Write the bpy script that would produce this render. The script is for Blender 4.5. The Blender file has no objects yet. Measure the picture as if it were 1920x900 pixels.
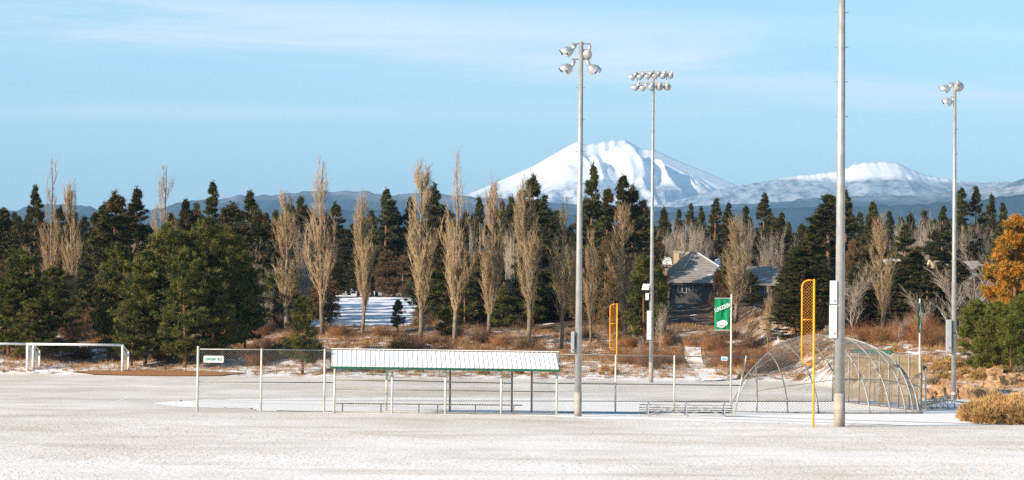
import bpy, math, random
import numpy as np
from mathutils import Vector, Matrix, noise as mnoise
random.seed(7); RNG = np.random.default_rng(7)
R = math.radians
SC = bpy.context.scene
COL = SC.collection

# ---------------------------------------------------------------- camera
F = 5000.0; CH = 4.05; PITCH = math.atan(167/F); ROLL = 0.0096
cam_d = bpy.data.cameras.new('camera'); cam = bpy.data.objects.new('camera', cam_d); COL.objects.link(cam)
cam_d.sensor_width = 36; cam_d.lens = F/1920*36; cam_d.clip_start = 0.5; cam_d.clip_end = 90000
CR = Matrix.Rotation(math.pi/2 + PITCH, 4, 'X') @ Matrix.Rotation(ROLL, 4, 'Z')
cam.matrix_world = Matrix.Translation((0, 0, CH)) @ CR
SC.camera = cam
def A(px, py, Y):
    """point at depth Y seen at photo pixel px, py"""
    d = CR.to_3x3() @ Vector(((px-960)/F, -(py-450)/F, -1))
    d = d*(Y/d.y)
    return Vector((d.x, Y, CH + d.z))
def G(px, py, z=0.0):
    d = CR.to_3x3() @ Vector(((px-960)/F, -(py-450)/F, -1))
    t = (z-CH)/d.z
    return Vector((d.x*t, d.y*t, z))

# ---------------------------------------------------------------- world, sun, exposure
SUN_EL, SUN_AZ = R(23), R(238)       # azimuth clockwise from the view direction
W = bpy.data.worlds.new('World'); SC.world = W; W.use_nodes = True
nt = W.node_tree; nt.nodes.clear()
def N(nt, t, **k):
    n = nt.nodes.new(t)
    for a, b in k.items(): setattr(n, a, b)
    return n
out = N(nt, 'ShaderNodeOutputWorld'); bg = N(nt, 'ShaderNodeBackground'); bg.inputs[1].default_value = 0.082
sky = N(nt, 'ShaderNodeTexSky', sky_type='NISHITA', sun_disc=False)
sky.sun_elevation = SUN_EL; sky.sun_rotation = SUN_AZ; sky.altitude = 1100; sky.air_density = 1.0; sky.dust_density = 0.2; sky.ozone_density = 3.5
tint = N(nt, 'ShaderNodeMix', data_type='RGBA', blend_type='MULTIPLY'); tint.inputs[0].default_value = 1
tint.inputs[7].default_value = (1.40, 1.40, 1.18, 1)
nt.links.new(sky.outputs[0], tint.inputs[6])
tc = N(nt, 'ShaderNodeTexCoord')
sep = N(nt, 'ShaderNodeSeparateXYZ'); nt.links.new(tc.outputs['Generated'], sep.inputs[0])
def M_(op, a, b=None, c=None, clamp=False):
    n = N(nt, 'ShaderNodeMath', operation=op); n.use_clamp = clamp
    for i, v in enumerate((a, b, c)):
        if v is None: continue
        if isinstance(v, (int, float)): n.inputs[i].default_value = v
        else: nt.links.new(v, n.inputs[i])
    return n.outputs[0]
# wispy clouds: long thin veils in a low band of the sky
mp = N(nt, 'ShaderNodeMapping'); mp.inputs['Scale'].default_value = (6, 6, 70); mp.inputs['Rotation'].default_value = (0, R(-1.5), 0); mp.inputs['Location'].default_value = (0.35, 0, 0.4)
nt.links.new(tc.outputs['Generated'], mp.inputs[0])
cn = N(nt, 'ShaderNodeTexNoise'); cn.inputs['Scale'].default_value = 1.0; cn.inputs['Detail'].default_value = 7; cn.inputs['Roughness'].default_value = 0.55; cn.inputs['Distortion'].default_value = 0.5
nt.links.new(mp.outputs[0], cn.inputs[0])
cr = N(nt, 'ShaderNodeMapRange'); cr.inputs[1].default_value = 0.36; cr.inputs[2].default_value = 0.62
nt.links.new(cn.outputs[0], cr.inputs[0])
cen = M_('SUBTRACT', 0.1045, M_('MULTIPLY', sep.outputs[0], 0.055))
d = M_('ABSOLUTE', M_('SUBTRACT', sep.outputs[2], cen))
band = M_('SUBTRACT', 1.0, M_('DIVIDE', d, 0.021), clamp=True)
cen2 = M_('SUBTRACT', 0.081, M_('MULTIPLY', sep.outputs[0], -0.01))
band2 = M_('MULTIPLY', M_('SUBTRACT', 1.0, M_('DIVIDE', M_('ABSOLUTE', M_('SUBTRACT', sep.outputs[2], cen2)), 0.006), clamp=True), 0.5)
fac = M_('MULTIPLY', M_('MULTIPLY', M_('ADD', M_('SMOOTH_MIN', band, 1.0, 0.2), band2, clamp=True), cr.outputs[0]), 0.70)
cm = N(nt, 'ShaderNodeMix', data_type='RGBA'); cm.inputs[7].default_value = (9.6, 9.1, 9.3, 1)
nt.links.new(fac, cm.inputs[0]); nt.links.new(tint.outputs[2], cm.inputs[6])
nt.links.new(cm.outputs[2], bg.inputs[0]); nt.links.new(bg.outputs[0], out.inputs[0])

sd = bpy.data.lights.new('sun', 'SUN'); sd.energy = 5.0; sd.angle = R(0.55); sd.color = (1.0, 0.86, 0.69)
sun = bpy.data.objects.new('sun', sd); COL.objects.link(sun)
sv = Vector((math.sin(SUN_AZ)*math.cos(SUN_EL), math.cos(SUN_AZ)*math.cos(SUN_EL), math.sin(SUN_EL)))
sun.rotation_euler = sv.to_track_quat('Z', 'Y').to_euler(); sun.location = (-60, -20, 60)

SC.view_settings.view_transform = 'Standard'; SC.view_settings.look = 'None'; SC.view_settings.gamma = 1
SC.view_settings.use_curve_mapping = False; SC.view_settings.exposure = 1.02
SC.render.engine = 'CYCLES'
SC.cycles.use_denoising = False
try:
    SC.cycles.denoiser = 'OPENIMAGEDENOISE'; SC.cycles.denoising_input_passes = 'RGB_ALBEDO_NORMAL'
except Exception: pass
SC.cycles.max_bounces = 6; SC.cycles.diffuse_bounces = 3; SC.cycles.transparent_max_bounces = 16; SC.cycles.volume_bounces = 0
SC.cycles.use_adaptive_sampling = False

# ---------------------------------------------------------------- materials
def mat(name, col, rough=0.8, metal=0.0, col2=None, scale=2.0, detail=4, lo=0.4, hi=0.6, bump=0.0, bscale=None, rnd=0.0, col3=None, s3=1.0, lo3=0.6, hi3=0.68, stretch=(1, 1, 1), spec=0.3, transl=0.0):
    m = bpy.data.materials.new(name); m.use_nodes = True; t = m.node_tree
    b = t.nodes['Principled BSDF']; b.inputs['Roughness'].default_value = rough; b.inputs['Metallic'].default_value = metal
    b.inputs['Specular IOR Level'].default_value = spec
    b.inputs['Base Color'].default_value = (*col, 1)
    L = t.links.new
    tcn = t.nodes.new('ShaderNodeTexCoord'); mpn = t.nodes.new('ShaderNodeMapping'); mpn.inputs['Scale'].default_value = stretch
    L(tcn.outputs['Object'], mpn.inputs[0]); cur = None
    def nz(s, lo, hi, det=detail):
        n = t.nodes.new('ShaderNodeTexNoise'); n.inputs['Scale'].default_value = s; n.inputs['Detail'].default_value = det; n.inputs['Roughness'].default_value = 0.6
        L(mpn.outputs[0], n.inputs[0])
        r = t.nodes.new('ShaderNodeMapRange'); r.inputs[1].default_value = lo; r.inputs[2].default_value = hi
        L(n.outputs[0], r.inputs[0]); return r.outputs[0], n.outputs[0]
    def mix(f, a, c):
        x = t.nodes.new('ShaderNodeMix'); x.data_type = 'RGBA'; L(f, x.inputs[0])
        if isinstance(a, tuple): x.inputs[6].default_value = (*a, 1)
        else: L(a, x.inputs[6])
        x.inputs[7].default_value = (*c, 1); return x.outputs[2]
    if col2 is not None:
        f, _ = nz(scale, lo, hi); cur = mix(f, col, col2)
    if col3 is not None:
        f, _ = nz(s3, lo3, hi3); cur = mix(f, cur if cur is not None else col, col3)
    if rnd:
        oi = t.nodes.new('ShaderNodeObjectInfo'); hs = t.nodes.new('ShaderNodeHueSaturation')
        r1 = t.nodes.new('ShaderNodeMapRange'); r1.inputs[3].default_value = 1-rnd; r1.inputs[4].default_value = 1+rnd
        L(oi.outputs['Random'], r1.inputs[0]); L(r1.outputs[0], hs.inputs['Value'])
        r2 = t.nodes.new('ShaderNodeMapRange'); r2.inputs[3].default_value = 0.5-rnd*0.045; r2.inputs[4].default_value = 0.5+rnd*0.03
        w = t.nodes.new('ShaderNodeMath'); w.operation = 'FRACT'; w2 = t.nodes.new('ShaderNodeMath'); w2.operation = 'MULTIPLY'; w2.inputs[1].default_value = 7.3
        L(oi.outputs['Random'], w2.inputs[0]); L(w2.outputs[0], w.inputs[0]); L(w.outputs[0], r2.inputs[0]); L(r2.outputs[0], hs.inputs['Hue'])
        if cur is None: hs.inputs['Color'].default_value = (*col, 1)
        else: L(cur, hs.inputs['Color'])
        cur = hs.outputs[0]
    if cur is not None: L(cur, b.inputs['Base Color'])
    if bump:
        _, n = nz(bscale or scale*3, 0, 1); bp = t.nodes.new('ShaderNodeBump'); bp.inputs['Strength'].default_value = 1; bp.inputs['Distance'].default_value = bump
        L(n, bp.inputs['Height']); L(bp.outputs[0], b.inputs['Normal'])
    if transl:
        tr = t.nodes.new('ShaderNodeBsdfTransparent'); ms = t.nodes.new('ShaderNodeMixShader'); ms.inputs[0].default_value = transl
        o = t.nodes['Material Output']; L(b.outputs[0], ms.inputs[1]); L(tr.outputs[0], ms.inputs[2]); L(ms.outputs[0], o.inputs[0])
    return m

M = {}
M['steel'] = mat('galvanised_steel', (.33, .325, .31), .45, .35, (.41, .40, .385), 3, bump=.002, spec=.5)
M['steel_dark'] = mat('weathered_pipe', (.16, .155, .14), .5, .3, (.28, .26, .23), 4)
M['hoop'] = mat('dull_galvanised_pipe', (.27, .26, .24), .5, .3, (.38, .37, .34), 3)
M['rail'] = mat('rail_pipe', (.17, .165, .13), .5, .3, (.26, .25, .2), 3)
M['post'] = mat('painted_post', (.66, .63, .56), .5, .1, (.52, .49, .43), 2)
M['wire'] = mat('fence_wire', (.30, .29, .25), .5, .4)
M['concrete'] = mat('concrete', (.42, .37, .31), .85, 0, (.30, .26, .22), 3, bump=.004)
M['alu'] = mat('aluminium', (.62, .61, .60), .3, .55, (.45, .44, .43), 6, spec=.5)
M['alu_dull'] = mat('dull_aluminium', (.40, .39, .38), .45, .35, (.5, .49, .48), 6, spec=.5)
M['lens'] = mat('lamp_glass', (.28, .27, .27), .15, .2, (.45, .40, .36), 5, spec=.6)
M['plank'] = mat('aluminium_plank', (.34, .325, .30), .45, .25, (.27, .255, .235), 5)
M['box'] = mat('white_cabinet', (.78, .77, .74), .5, 0, (.68, .67, .65), 2)
M['box_grey'] = mat('grey_cabinet', (.36, .37, .38), .5, .2, (.42, .42, .43), 2)
M['orange'] = mat('orange_paint', (.88, .33, .015), .42, 0, (.80, .28, .012), 3, spec=.4)
M['yellow'] = mat('yellow_paint', (.90, .46, .012), .42, 0, (.84, .40, .01), 3, spec=.4)
M['white'] = mat('white_paint', (.80, .79, .77), .5, 0, (.70, .68, .64), 2)
M['roofsnow'] = mat('snow_dusted_metal', (.82, .82, .81), .6, 0, (.76, .75, .73), 5, bump=.003)
M['green'] = mat('green_trim', (.015, .11, .07), .5, 0, (.01, .085, .055), 3)
M['banner'] = mat('green_banner_cloth', (.0, .23, .085), .75, 0, (.0, .19, .07), 4, bump=.03, bscale=2.5, stretch=(1, 1, .3))
M['letter'] = mat('white_print', (.85, .85, .83), .6)
M['letter_green'] = mat('green_print', (.03, .30, .16), .6)
M['letter_blue'] = mat('blue_print', (.03, .33, .62), .6)
M['screen'] = mat('tan_windscreen', (.21, .155, .085), .9, 0, (.18, .13, .07), 1.5, transl=.22, bump=.01)
M['wood'] = mat('bench_wood', (.13, .11, .085), .8, 0, (.20, .17, .13), 5)
M['orangewood'] = mat('stained_board', (.33, .17, .09), .8)
M['bark_pine'] = mat('pine_bark', (.26, .12, .06), .95, 0, (.12, .06, .035), 6, bump=.02, stretch=(1, 1, .4), rnd=.15)
M['bark_grey'] = mat('poplar_bark', (.25, .20, .145), .95, 0, (.14, .105, .075), 5, bump=.02, stretch=(1, 1, .3), rnd=.1)
M['twig_tan'] = mat('poplar_twigs', (.40, .285, .155), .9, 0, (.27, .185, .10), 1.2, rnd=.16)
M['twig_pale'] = mat('pale_twigs', (.47, .39, .31), .9, 0, (.34, .27, .21), 1.2, rnd=.15)
M['twig_white'] = mat('white_bark', (.58, .53, .46), .9, 0, (.36, .30, .24), 2, rnd=.1)
M['twig_red'] = mat('russet_twigs', (.28, .13, .05), .95, 0, (.16, .08, .035), 1.5, rnd=.28)
M['twig_brown'] = mat('brown_twigs', (.16, .095, .055), .95, 0, (.10, .06, .035), 1.5, rnd=.25)
M['needle_dark'] = mat('dark_pine_needles', (.095, .086, .024), .8, 0, (.028, .040, .014), .9, lo=.4, hi=.6, rnd=.28, col3=(.22, .105, .03), s3=.6, lo3=.60, hi3=.70)
M['needle_near'] = mat('green_pine_needles', (.145, .135, .022), .75, 0, (.022, .038, .010), .9, lo=.40, hi=.6, rnd=.2, col3=(.17, .10, .02), s3=.9, lo3=.66, hi3=.76)  # yellow-green tone paints sunlit tufts, dark green the shaded interior
M['needle_bright'] = mat('bright_pine_needles', (.16, .16, .020), .75, 0, (.065, .085, .014), 1.3, rnd=.12, col3=(.20, .15, .03), s3=1.2, lo3=.6, hi3=.72)
M['needle_gold'] = mat('golden_pine_needles', (.46, .20, .018), .8, 0, (.17, .12, .02), 1.1, lo=.47, hi=.60, rnd=.05)
M['needle_brown'] = mat('brown_juniper', (.17, .095, .045), .85, 0, (.10, .075, .03), 1.2, rnd=.3)
M['sage'] = mat('sagebrush', (.38, .29, .19), .95, 0, (.26, .19, .12), 3, rnd=.28)
M['goldgrass'] = mat('golden_grass', (.50, .30, .11), .95, 0, (.34, .20, .075), 2, rnd=.22)
M['straw'] = mat('frosted_straw', (.46, .38, .30), .95, 0, (.34, .27, .20), .5)
M['rock'] = mat('tan_rock', (.44, .27, .14), .9, 0, (.30, .18, .10), 2, bump=.06, bscale=3, rnd=.12)
M['litter'] = mat('needle_litter', (.36, .16, .06), .95, 0, (.25, .12, .05), 5, bump=.02)
M['wall'] = mat('shade_darkened_siding', (.10, .092, .09), .85, 0, (.08, .075, .072), 1)  # siding colour darkened to stand in for shade from the trees
M['cream'] = mat('cream_siding', (.62, .46, .28), .8)
M['brickc'] = mat('chimney_stucco', (.60, .42, .26), .85, 0, (.5, .36, .22), 4)
M['roof'] = mat('grey_shingles_with_snow', (.21, .195, .185), .9, 0, (.31, .29, .27), 3, col3=(.78, .79, .80), s3=.8, lo3=.64, hi3=.74, stretch=(.6, 1, 3))
M['roof_tan'] = mat('tan_shingles', (.33, .27, .185), .9, 0, (.28, .23, .16), 4)
M['roof_snow'] = mat('snowy_shingles', (.72, .72, .73), .85, 0, (.36, .34, .33), 1.6, lo=.5, hi=.62)
M['frame'] = mat('window_frame', (.55, .52, .48), .6)
M['glass'] = mat('dark_glass', (.02, .022, .028), .12, 0, spec=.6)
M['snow'] = mat('smooth_snow', (.91, .88, .84), .75, 0, (.85, .81, .77), .5, bump=.03, bscale=1.5)

# ground: frosted grass on the field, patchy snow and dirt on the bank (by height and slope)
def ground_material():
    m = bpy.data.materials.new('frosted_ground'); m.use_nodes = True; t = m.node_tree; L = t.links.new
    b = t.nodes['Principled BSDF']; b.inputs['Roughness'].default_value = .9; b.inputs['Specular IOR Level'].default_value = .1
    tc = t.nodes.new('ShaderNodeTexCoord')
    def nz(scale, lo, hi, det=5, st=(1, 1, 1), rough=.6):
        mp = t.nodes.new('ShaderNodeMapping'); mp.inputs['Scale'].default_value = st; L(tc.outputs['Object'], mp.inputs[0])
        n = t.nodes.new('ShaderNodeTexNoise'); n.inputs['Scale'].default_value = scale; n.inputs['Detail'].default_value = det; n.inputs['Roughness'].default_value = rough
        L(mp.outputs[0], n.inputs[0]); r = t.nodes.new('ShaderNodeMapRange'); r.inputs[1].default_value = lo; r.inputs[2].default_value = hi; L(n.outputs[0], r.inputs[0]); return r.outputs[0]
    def mx(f, a, c):
        x = t.nodes.new('ShaderNodeMix'); x.data_type = 'RGBA'; L(f, x.inputs[0])
        for i, v in ((6, a), (7, c)):
            if isinstance(v, tuple): x.inputs[i].default_value = (*v, 1)
            else: L(v, x.inputs[i])
        return x.outputs[2]
    def ma(op, a, c, cl=False):
        x = t.nodes.new('ShaderNodeMath'); x.operation = op; x.use_clamp = cl
        for i, v in enumerate((a, c)):
            if isinstance(v, (int, float)): x.inputs[i].default_value = v
            else: L(v, x.inputs[i])
        return x.outputs[0]
    big = nz(.09, .36, .64, 4, (1, .55, 1)); mid = nz(.5, .3, .7, 5, (1, .5, 1)); fine = nz(5.0, .33, .67, 6)
    spk = nz(16, .58, .68, 3)
    cov = ma('ADD', ma('ADD', ma('MULTIPLY', big, .42), ma('MULTIPLY', mid, .26), ), ma('MULTIPLY', fine, .44))
    sp = t.nodes.new('ShaderNodeSeparateXYZ'); L(tc.outputs['Object'], sp.inputs[0])
    near = t.nodes.new('ShaderNodeMapRange'); near.inputs[1].default_value = 125; near.inputs[2].default_value = 85; near.inputs[3].default_value = -.02; near.inputs[4].default_value = .27
    L(sp.outputs[1], near.inputs[0])
    cov = ma('ADD', cov, near.outputs[0], True)
    grass = mx(mid, (.50, .42, .335), (.42, .37, .29))
    snowy = (.91, .87, .83)
    field = mx(cov, grass, snowy)
    dk = ma('MULTIPLY', spk, .35)
    field = mx(dk, field, (.33, .26, .19))
    wornf = ma('MULTIPLY', ma('MULTIPLY', nz(.16, .52, .66, 6, (.6, 1.3, 1)), fine), .75)
    field = mx(wornf, field, (.43, .34, .25))
    rut = ma('MULTIPLY', nz(.5, .63, .69, 7, (.25, 1.6, 1), .7), .55)
    field = mx(rut, field, (.40, .32, .24))
    # bank
    bs = nz(.8, .50, .57, 8, (.8, 1, 1), .75)
    dirt = mx(nz(1.1, .4, .6, 5), (.21, .105, .05), (.36, .22, .11))
    low = t.nodes.new('ShaderNodeMapRange'); low.inputs[1].default_value = 1.6; low.inputs[2].default_value = .4; low.inputs[3].default_value = 0; low.inputs[4].default_value = .75; L(sp.outputs[2], low.inputs[0])
    upx = t.nodes.new('ShaderNodeMapRange'); upx.inputs[1].default_value = 3.2; upx.inputs[2].default_value = 4.6; L(sp.outputs[2], upx.inputs[0])
    dirt = mx(ma('MULTIPLY', upx.outputs[0], .7), dirt, (.40, .30, .20))
    bs = ma('ADD', bs, ma('MULTIPLY', low.outputs[0], nz(.9, .44, .54, 7)), True)
    bank = mx(bs, dirt, (.84, .84, .85))
    # golf green beyond: even snow
    far = t.nodes.new('ShaderNodeMapRange'); far.inputs[1].default_value = 282; far.inputs[2].default_value = 292; L(sp.outputs[1], far.inputs[0])
    rat = ma('DIVIDE', sp.outputs[0], sp.outputs[1])
    wob = ma('MULTIPLY', nz(.12, .3, .7, 3), .012)
    ctr = ma('SUBTRACT', ma('ABSOLUTE', ma('ADD', ma('ADD', rat, wob), .058), .0), .030)
    inn = t.nodes.new('ShaderNodeMapRange'); inn.inputs[1].default_value = .002; inn.inputs[2].default_value = -.002; L(ctr, inn.inputs[0])
    brown = mx(nz(.9, .35, .65, 5), (.05, .034, .024), (.13, .08, .05))
    brown = mx(nz(.35, .63, .68, 6), brown, (.82, .83, .85))
    wood = t.nodes.new('ShaderNodeMapRange'); wood.inputs[1].default_value = 262; wood.inputs[2].default_value = 285; L(sp.outputs[1], wood.inputs[0])
    bank = mx(wood.outputs[0], bank, brown)
    bank = mx(ma('MULTIPLY', far.outputs[0], inn.outputs[0]), bank, (.83, .84, .86))
    hz = t.nodes.new('ShaderNodeMapRange'); hz.inputs[1].default_value = .03; hz.inputs[2].default_value = .22; L(sp.outputs[2], hz.inputs[0])
    L(mx(hz.outputs[0], field, bank), b.inputs['Base Color'])
    bp = t.nodes.new('ShaderNodeBump'); bp.inputs['Strength'].default_value = .8; bp.inputs['Distance'].default_value = .05
    n2 = t.nodes.new('ShaderNodeTexNoise'); n2.inputs['Scale'].default_value = 7; n2.inputs['Detail'].default_value = 5; L(tc.outputs['Object'], n2.inputs[0])
    L(n2.outputs[0], bp.inputs['Height']); L(bp.outputs[0], b.inputs['Normal'])
    return m
M['ground'] = ground_material()

# ---------------------------------------------------------------- mesh helpers
class MB:
    """collects geometry (world coordinates), builds ONE mesh object"""
    def __init__(s): s.v = []; s.f = []; s.n = 0
    def add(s, v, f):
        v = np.asarray(v, float); s.v.append(v)
        for x in f: s.f.append(tuple(int(i)+s.n for i in x))
        s.n += len(v); return s
    def box(s, c, d, rz=0.0, ry=0.0, rx=0.0):
        c = Vector(c); hx, hy, hz = d[0]/2, d[1]/2, d[2]/2
        m = Matrix.Rotation(rz, 3, 'Z') @ Matrix.Rotation(ry, 3, 'Y') @ Matrix.Rotation(rx, 3, 'X')
        v = [tuple(c + m @ Vector((x*hx, y*hy, z*hz))) for z in (-1, 1) for x, y in ((-1, -1), (1, -1), (1, 1), (-1, 1))]
        return s.add(v, [(3, 2, 1, 0), (4, 5, 6, 7), (0, 1, 5, 4), (1, 2, 6, 5), (2, 3, 7, 6), (3, 0, 4, 7)])
    def tube(s, pts, r, n=8, cap=True):
        pts = [Vector(p) for p in pts]; k = len(pts)
        rs = r if isinstance(r, (list, tuple)) else [r]*k
        v = []; up = None
        for i, p in enumerate(pts):
            t = (pts[min(i+1, k-1)]-pts[max(i-1, 0)]).normalized()
            if up is None: up = Vector((0, 0, 1)) if abs(t.z) < .9 else Vector((1, 0, 0))
            a = t.cross(up).normalized(); b = a.cross(t).normalized(); up = b
            for j in range(n):
                q = 2*math.pi*j/n; v.append(tuple(p + (a*math.cos(q)+b*math.sin(q))*rs[i]))
        f = [(i*n+j, i*n+(j+1) % n, (i+1)*n+(j+1) % n, (i+1)*n+j) for i in range(k-1) for j in range(n)]
        if cap: f += [tuple(range(n))[::-1], tuple(range((k-1)*n, k*n))]
        return s.add(v, f)
    def quad(s, a, b, c, d): return s.add([tuple(a), tuple(b), tuple(c), tuple(d)], [(0, 1, 2, 3)])
    def build(s, name, m, parent=None, smooth=False, origin=None):
        v = np.concatenate(s.v) if s.v else np.zeros((0, 3))
        return link(name, mesh_np(name, v, s.f, m, smooth), parent, origin)

def mesh_np(name, v, f, m, smooth=False):
    me = bpy.data.meshes.new(name)
    if isinstance(f, np.ndarray):
        k = f.shape[1]; nf = len(f)
        me.vertices.add(len(v)); me.vertices.foreach_set('co', np.asarray(v, np.float32).ravel())
        me.loops.add(nf*k); me.loops.foreach_set('vertex_index', f.astype(np.int32).ravel())
        me.polygons.add(nf); me.polygons.foreach_set('loop_start', np.arange(0, nf*k, k, dtype=np.int32))
        me.polygons.foreach_set('loop_total', np.full(nf, k, np.int32))
        me.update(calc_edges=True)
    else:
        me.from_pydata([tuple(x) for x in v], [], f); me.update()
    if smooth: me.polygons.foreach_set('use_smooth', [True]*len(me.polygons))
    for x in (m if isinstance(m, (list, tuple)) else [m]): me.materials.append(x)
    return me
BASE = {}
def wl(o):
    p = Vector((0, 0, 0))
    while o: p += o.location; o = o.parent
    return p
def link(name, me, parent=None, origin=None):
    """mesh data is in world coordinates: move it into its own frame"""
    o = bpy.data.objects.new(name, me); COL.objects.link(o)
    if parent is not None:
        o.parent = parent; off = wl(parent)
        me.transform(Matrix.Translation(-off))
    elif origin is not None:
        me.transform(Matrix.Translation(-Vector(origin))); o.location = origin
    return o
def tag(o, label=None, cat=None, group=None, kind=None):
    for k, v in (('label', label), ('category', cat), ('group', group), ('kind', kind)):
        if v: o[k] = v
    return o
def thing(name, loc, label, cat, group=None):
    o = bpy.data.objects.new(name, None); o.empty_display_size = .3; COL.objects.link(o); o.location = loc
    return tag(o, label, cat, group)
def copy_tree(o, parent=None):
    c = o.copy(); COL.objects.link(c)
    if parent is not None: c.parent = parent
    for ch in list(o.children): copy_tree(ch, c)
    return c

def prisms(p0, p1, r0, r1):
    """three sided tapered sticks, all at once -> verts, tri faces"""
    p0 = np.asarray(p0, float); p1 = np.asarray(p1, float); n = len(p0)
    t = p1-p0; t /= (np.linalg.norm(t, axis=1, keepdims=True)+1e-9)
    up = np.tile([[.31, .2, .93]], (n, 1)); up[np.abs(t[:, 2]) > .85] = [1, .1, 0]
    a = np.cross(t, up); a /= np.linalg.norm(a, axis=1, keepdims=True)+1e-9; b = np.cross(t, a)
    r0 = np.broadcast_to(r0, (n,))[:, None]; r1 = np.broadcast_to(r1, (n,))[:, None]
    v = []
    for p, r in ((p0, r0), (p1, r1)):
        for q in (0, 2.094, 4.189): v.append(p+(a*math.cos(q)+b*math.sin(q))*r)
    v = np.stack(v, 1).reshape(-1, 3)
    f = np.array([[0, 1, 4], [0, 4, 3], [1, 2, 5], [1, 5, 4], [2, 0, 3], [2, 3, 5]])
    return v, (f[None]+(np.arange(n)*6)[:, None, None]).reshape(-1, 3)
def cones(p0, p1, r0):
    p0 = np.asarray(p0, float); p1 = np.asarray(p1, float); n = len(p0)
    t = p1-p0; t /= (np.linalg.norm(t, axis=1, keepdims=True)+1e-9)
    up = np.tile([[.31, .2, .93]], (n, 1)); up[np.abs(t[:, 2]) > .85] = [1, .1, 0]
    a = np.cross(t, up); a /= np.linalg.norm(a, axis=1, keepdims=True)+1e-9; b = np.cross(t, a)
    r0 = np.broadcast_to(r0, (n,))[:, None]
    v = [p0+(a*math.cos(q)+b*math.sin(q))*r0 for q in (0, 2.094, 4.189)]+[p1]
    v = np.stack(v, 1).reshape(-1, 3)
    f = np.array([[0, 1, 3], [1, 2, 3], [2, 0, 3]])
    return v, (f[None]+(np.arange(n)*4)[:, None, None]).reshape(-1, 3)
def cat(parts):
    vs, fs, n = [], [], 0
    for v, f in parts: vs.append(v); fs.append(f+n); n += len(v)
    return np.concatenate(vs), np.concatenate(fs)
def blades(c, dirs, length, width):
    """flat pointed leaves from c along dirs -> one triangle each"""
    n = len(c); s = np.cross(dirs, RNG.normal(size=(n, 3))); s /= np.linalg.norm(s, axis=1, keepdims=True)+1e-9
    length = np.broadcast_to(length, (n,))[:, None]; width = np.broadcast_to(width, (n,))[:, None]
    v = np.stack([c-s*width/2, c+s*width/2, c+dirs*length], 1).reshape(-1, 3)
    return v, np.arange(n*3).reshape(-1, 3)
def unit(v): return v/(np.linalg.norm(v, axis=-1, keepdims=True)+1e-9)

# ---------------------------------------------------------------- ground
def smooth(a, b, x):
    t = np.clip((x-a)/(b-a), 0, 1); return t*t*(3-2*t)
def EDGE(x): return 211-45*smooth(23, 27.5, x)
def HT(x, y, nz=True):
    x = np.asarray(x, float); y = np.asarray(y, float)
    t = y-EDGE(x)
    left = np.interp(t, [0, 3, 10, 35, 62, 80, 190, 300, 900, 3000], [0, .5, 1.2, 2.6, 3.8, 4.1, 8.6, 12, 10, 0])
    mid = np.interp(t, [0, 3, 10, 50, 90, 118, 190, 300, 900, 3000], [0, .5, 1.1, 3.0, 5.4, 7.5, 9.3, 12, 10, 0])
    right = np.interp(t, [0, 2.5, 6, 20, 45, 100, 160, 230, 300, 900, 3000], [0, .7, 1.0, 1.5, 2.7, 4.6, 7.6, 9.5, 12, 10, 0])
    w1 = smooth(0, 10, x); w2 = smooth(23, 30, x)
    h = left*(1-w1)+mid*w1; h = h*(1-w2)+right*w2
    if nz:
        b = (np.sin(x*.9+1.3*np.sin(y*.31))*np.sin(y*.7+np.sin(x*.4))*.16+np.sin(x*.23+y*.17)*.22+np.sin(x*2.3+y*.4)*np.sin(y*1.9)*.07)
        h = h+b*smooth(1, 10, t)*(1-smooth(75, 90, t)*.6)
    return np.where(t > 0, np.maximum(h, 0), 0)
def hz(x, y): return float(HT(x, y))
xs = np.concatenate([[-40000, -15000, -5000, -1500, -600, -300, -160], np.arange(-100, 100.1, 1.0), [160, 300, 600, 1500, 5000, 15000, 40000]])
ys = np.concatenate([[-3000, -500, 0, 40, 80, 120, 150], np.arange(160, 440, 1.2), [460, 520, 700, 1100, 3000, 9000, 20000, 42000]])
X, Y = np.meshgrid(xs, ys); Z = HT(X, Y)
v = np.stack([X, Y, Z], -1).reshape(-1, 3); nx = len(xs)
i, j = np.meshgrid(np.arange(len(ys)-1), np.arange(nx-1), indexing='ij'); q = (i*nx+j).ravel()
me = mesh_np('ground', v, np.stack([q, q+1, q+nx+1, q+nx], 1), M['ground'], True)
tag(link('ground', me), 'frosted grass field rising to a snowy bank behind', kind='structure')

def sheet(name, pts, z, m, label, kind='structure', jit=0.0, sub=6, onh=False):
    P = []
    for k in range(len(pts)):
        a = G(*pts[k]); b = G(*pts[(k+1) % len(pts)])
        for s in range(sub):
            p = a.lerp(b, s/sub)
            if s: p.x += random.uniform(-1, 1)*jit*2; p.y += random.uniform(-1, 1)*jit*3
            P.append((p.x, p.y, (hz(p.x, p.y) if onh else 0)+z))
    me = bpy.data.meshes.new(name); me.from_pydata(P, [], [tuple(range(len(P)))]); me.materials.append(m)
    return tag(link(name, me), label, kind=kind)
sheet('snowy_infield', [(285, 757), (330, 752), (372, 750), (500, 747.5), (740, 745), (1045, 747), (1200, 750), (1370, 753), (1480, 753), (1560, 753), (1640, 750), (1735, 752), (1800, 757), (1850, 770), (1960, 790), (1960, 795),
    (1880, 797), (1750, 798.5), (1640, 797), (1574, 798), (1480, 795), (1380, 792), (1240, 789), (1083, 784), (960, 778.5), (800, 777.5), (640, 776), (560, 771), (480, 769.5), (455, 765), (372, 764), (320, 762)],
    .006, M['snow'], 'smooth untrodden snow over the infield and the walk in front of the fence', jit=.22, sub=12)
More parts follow.
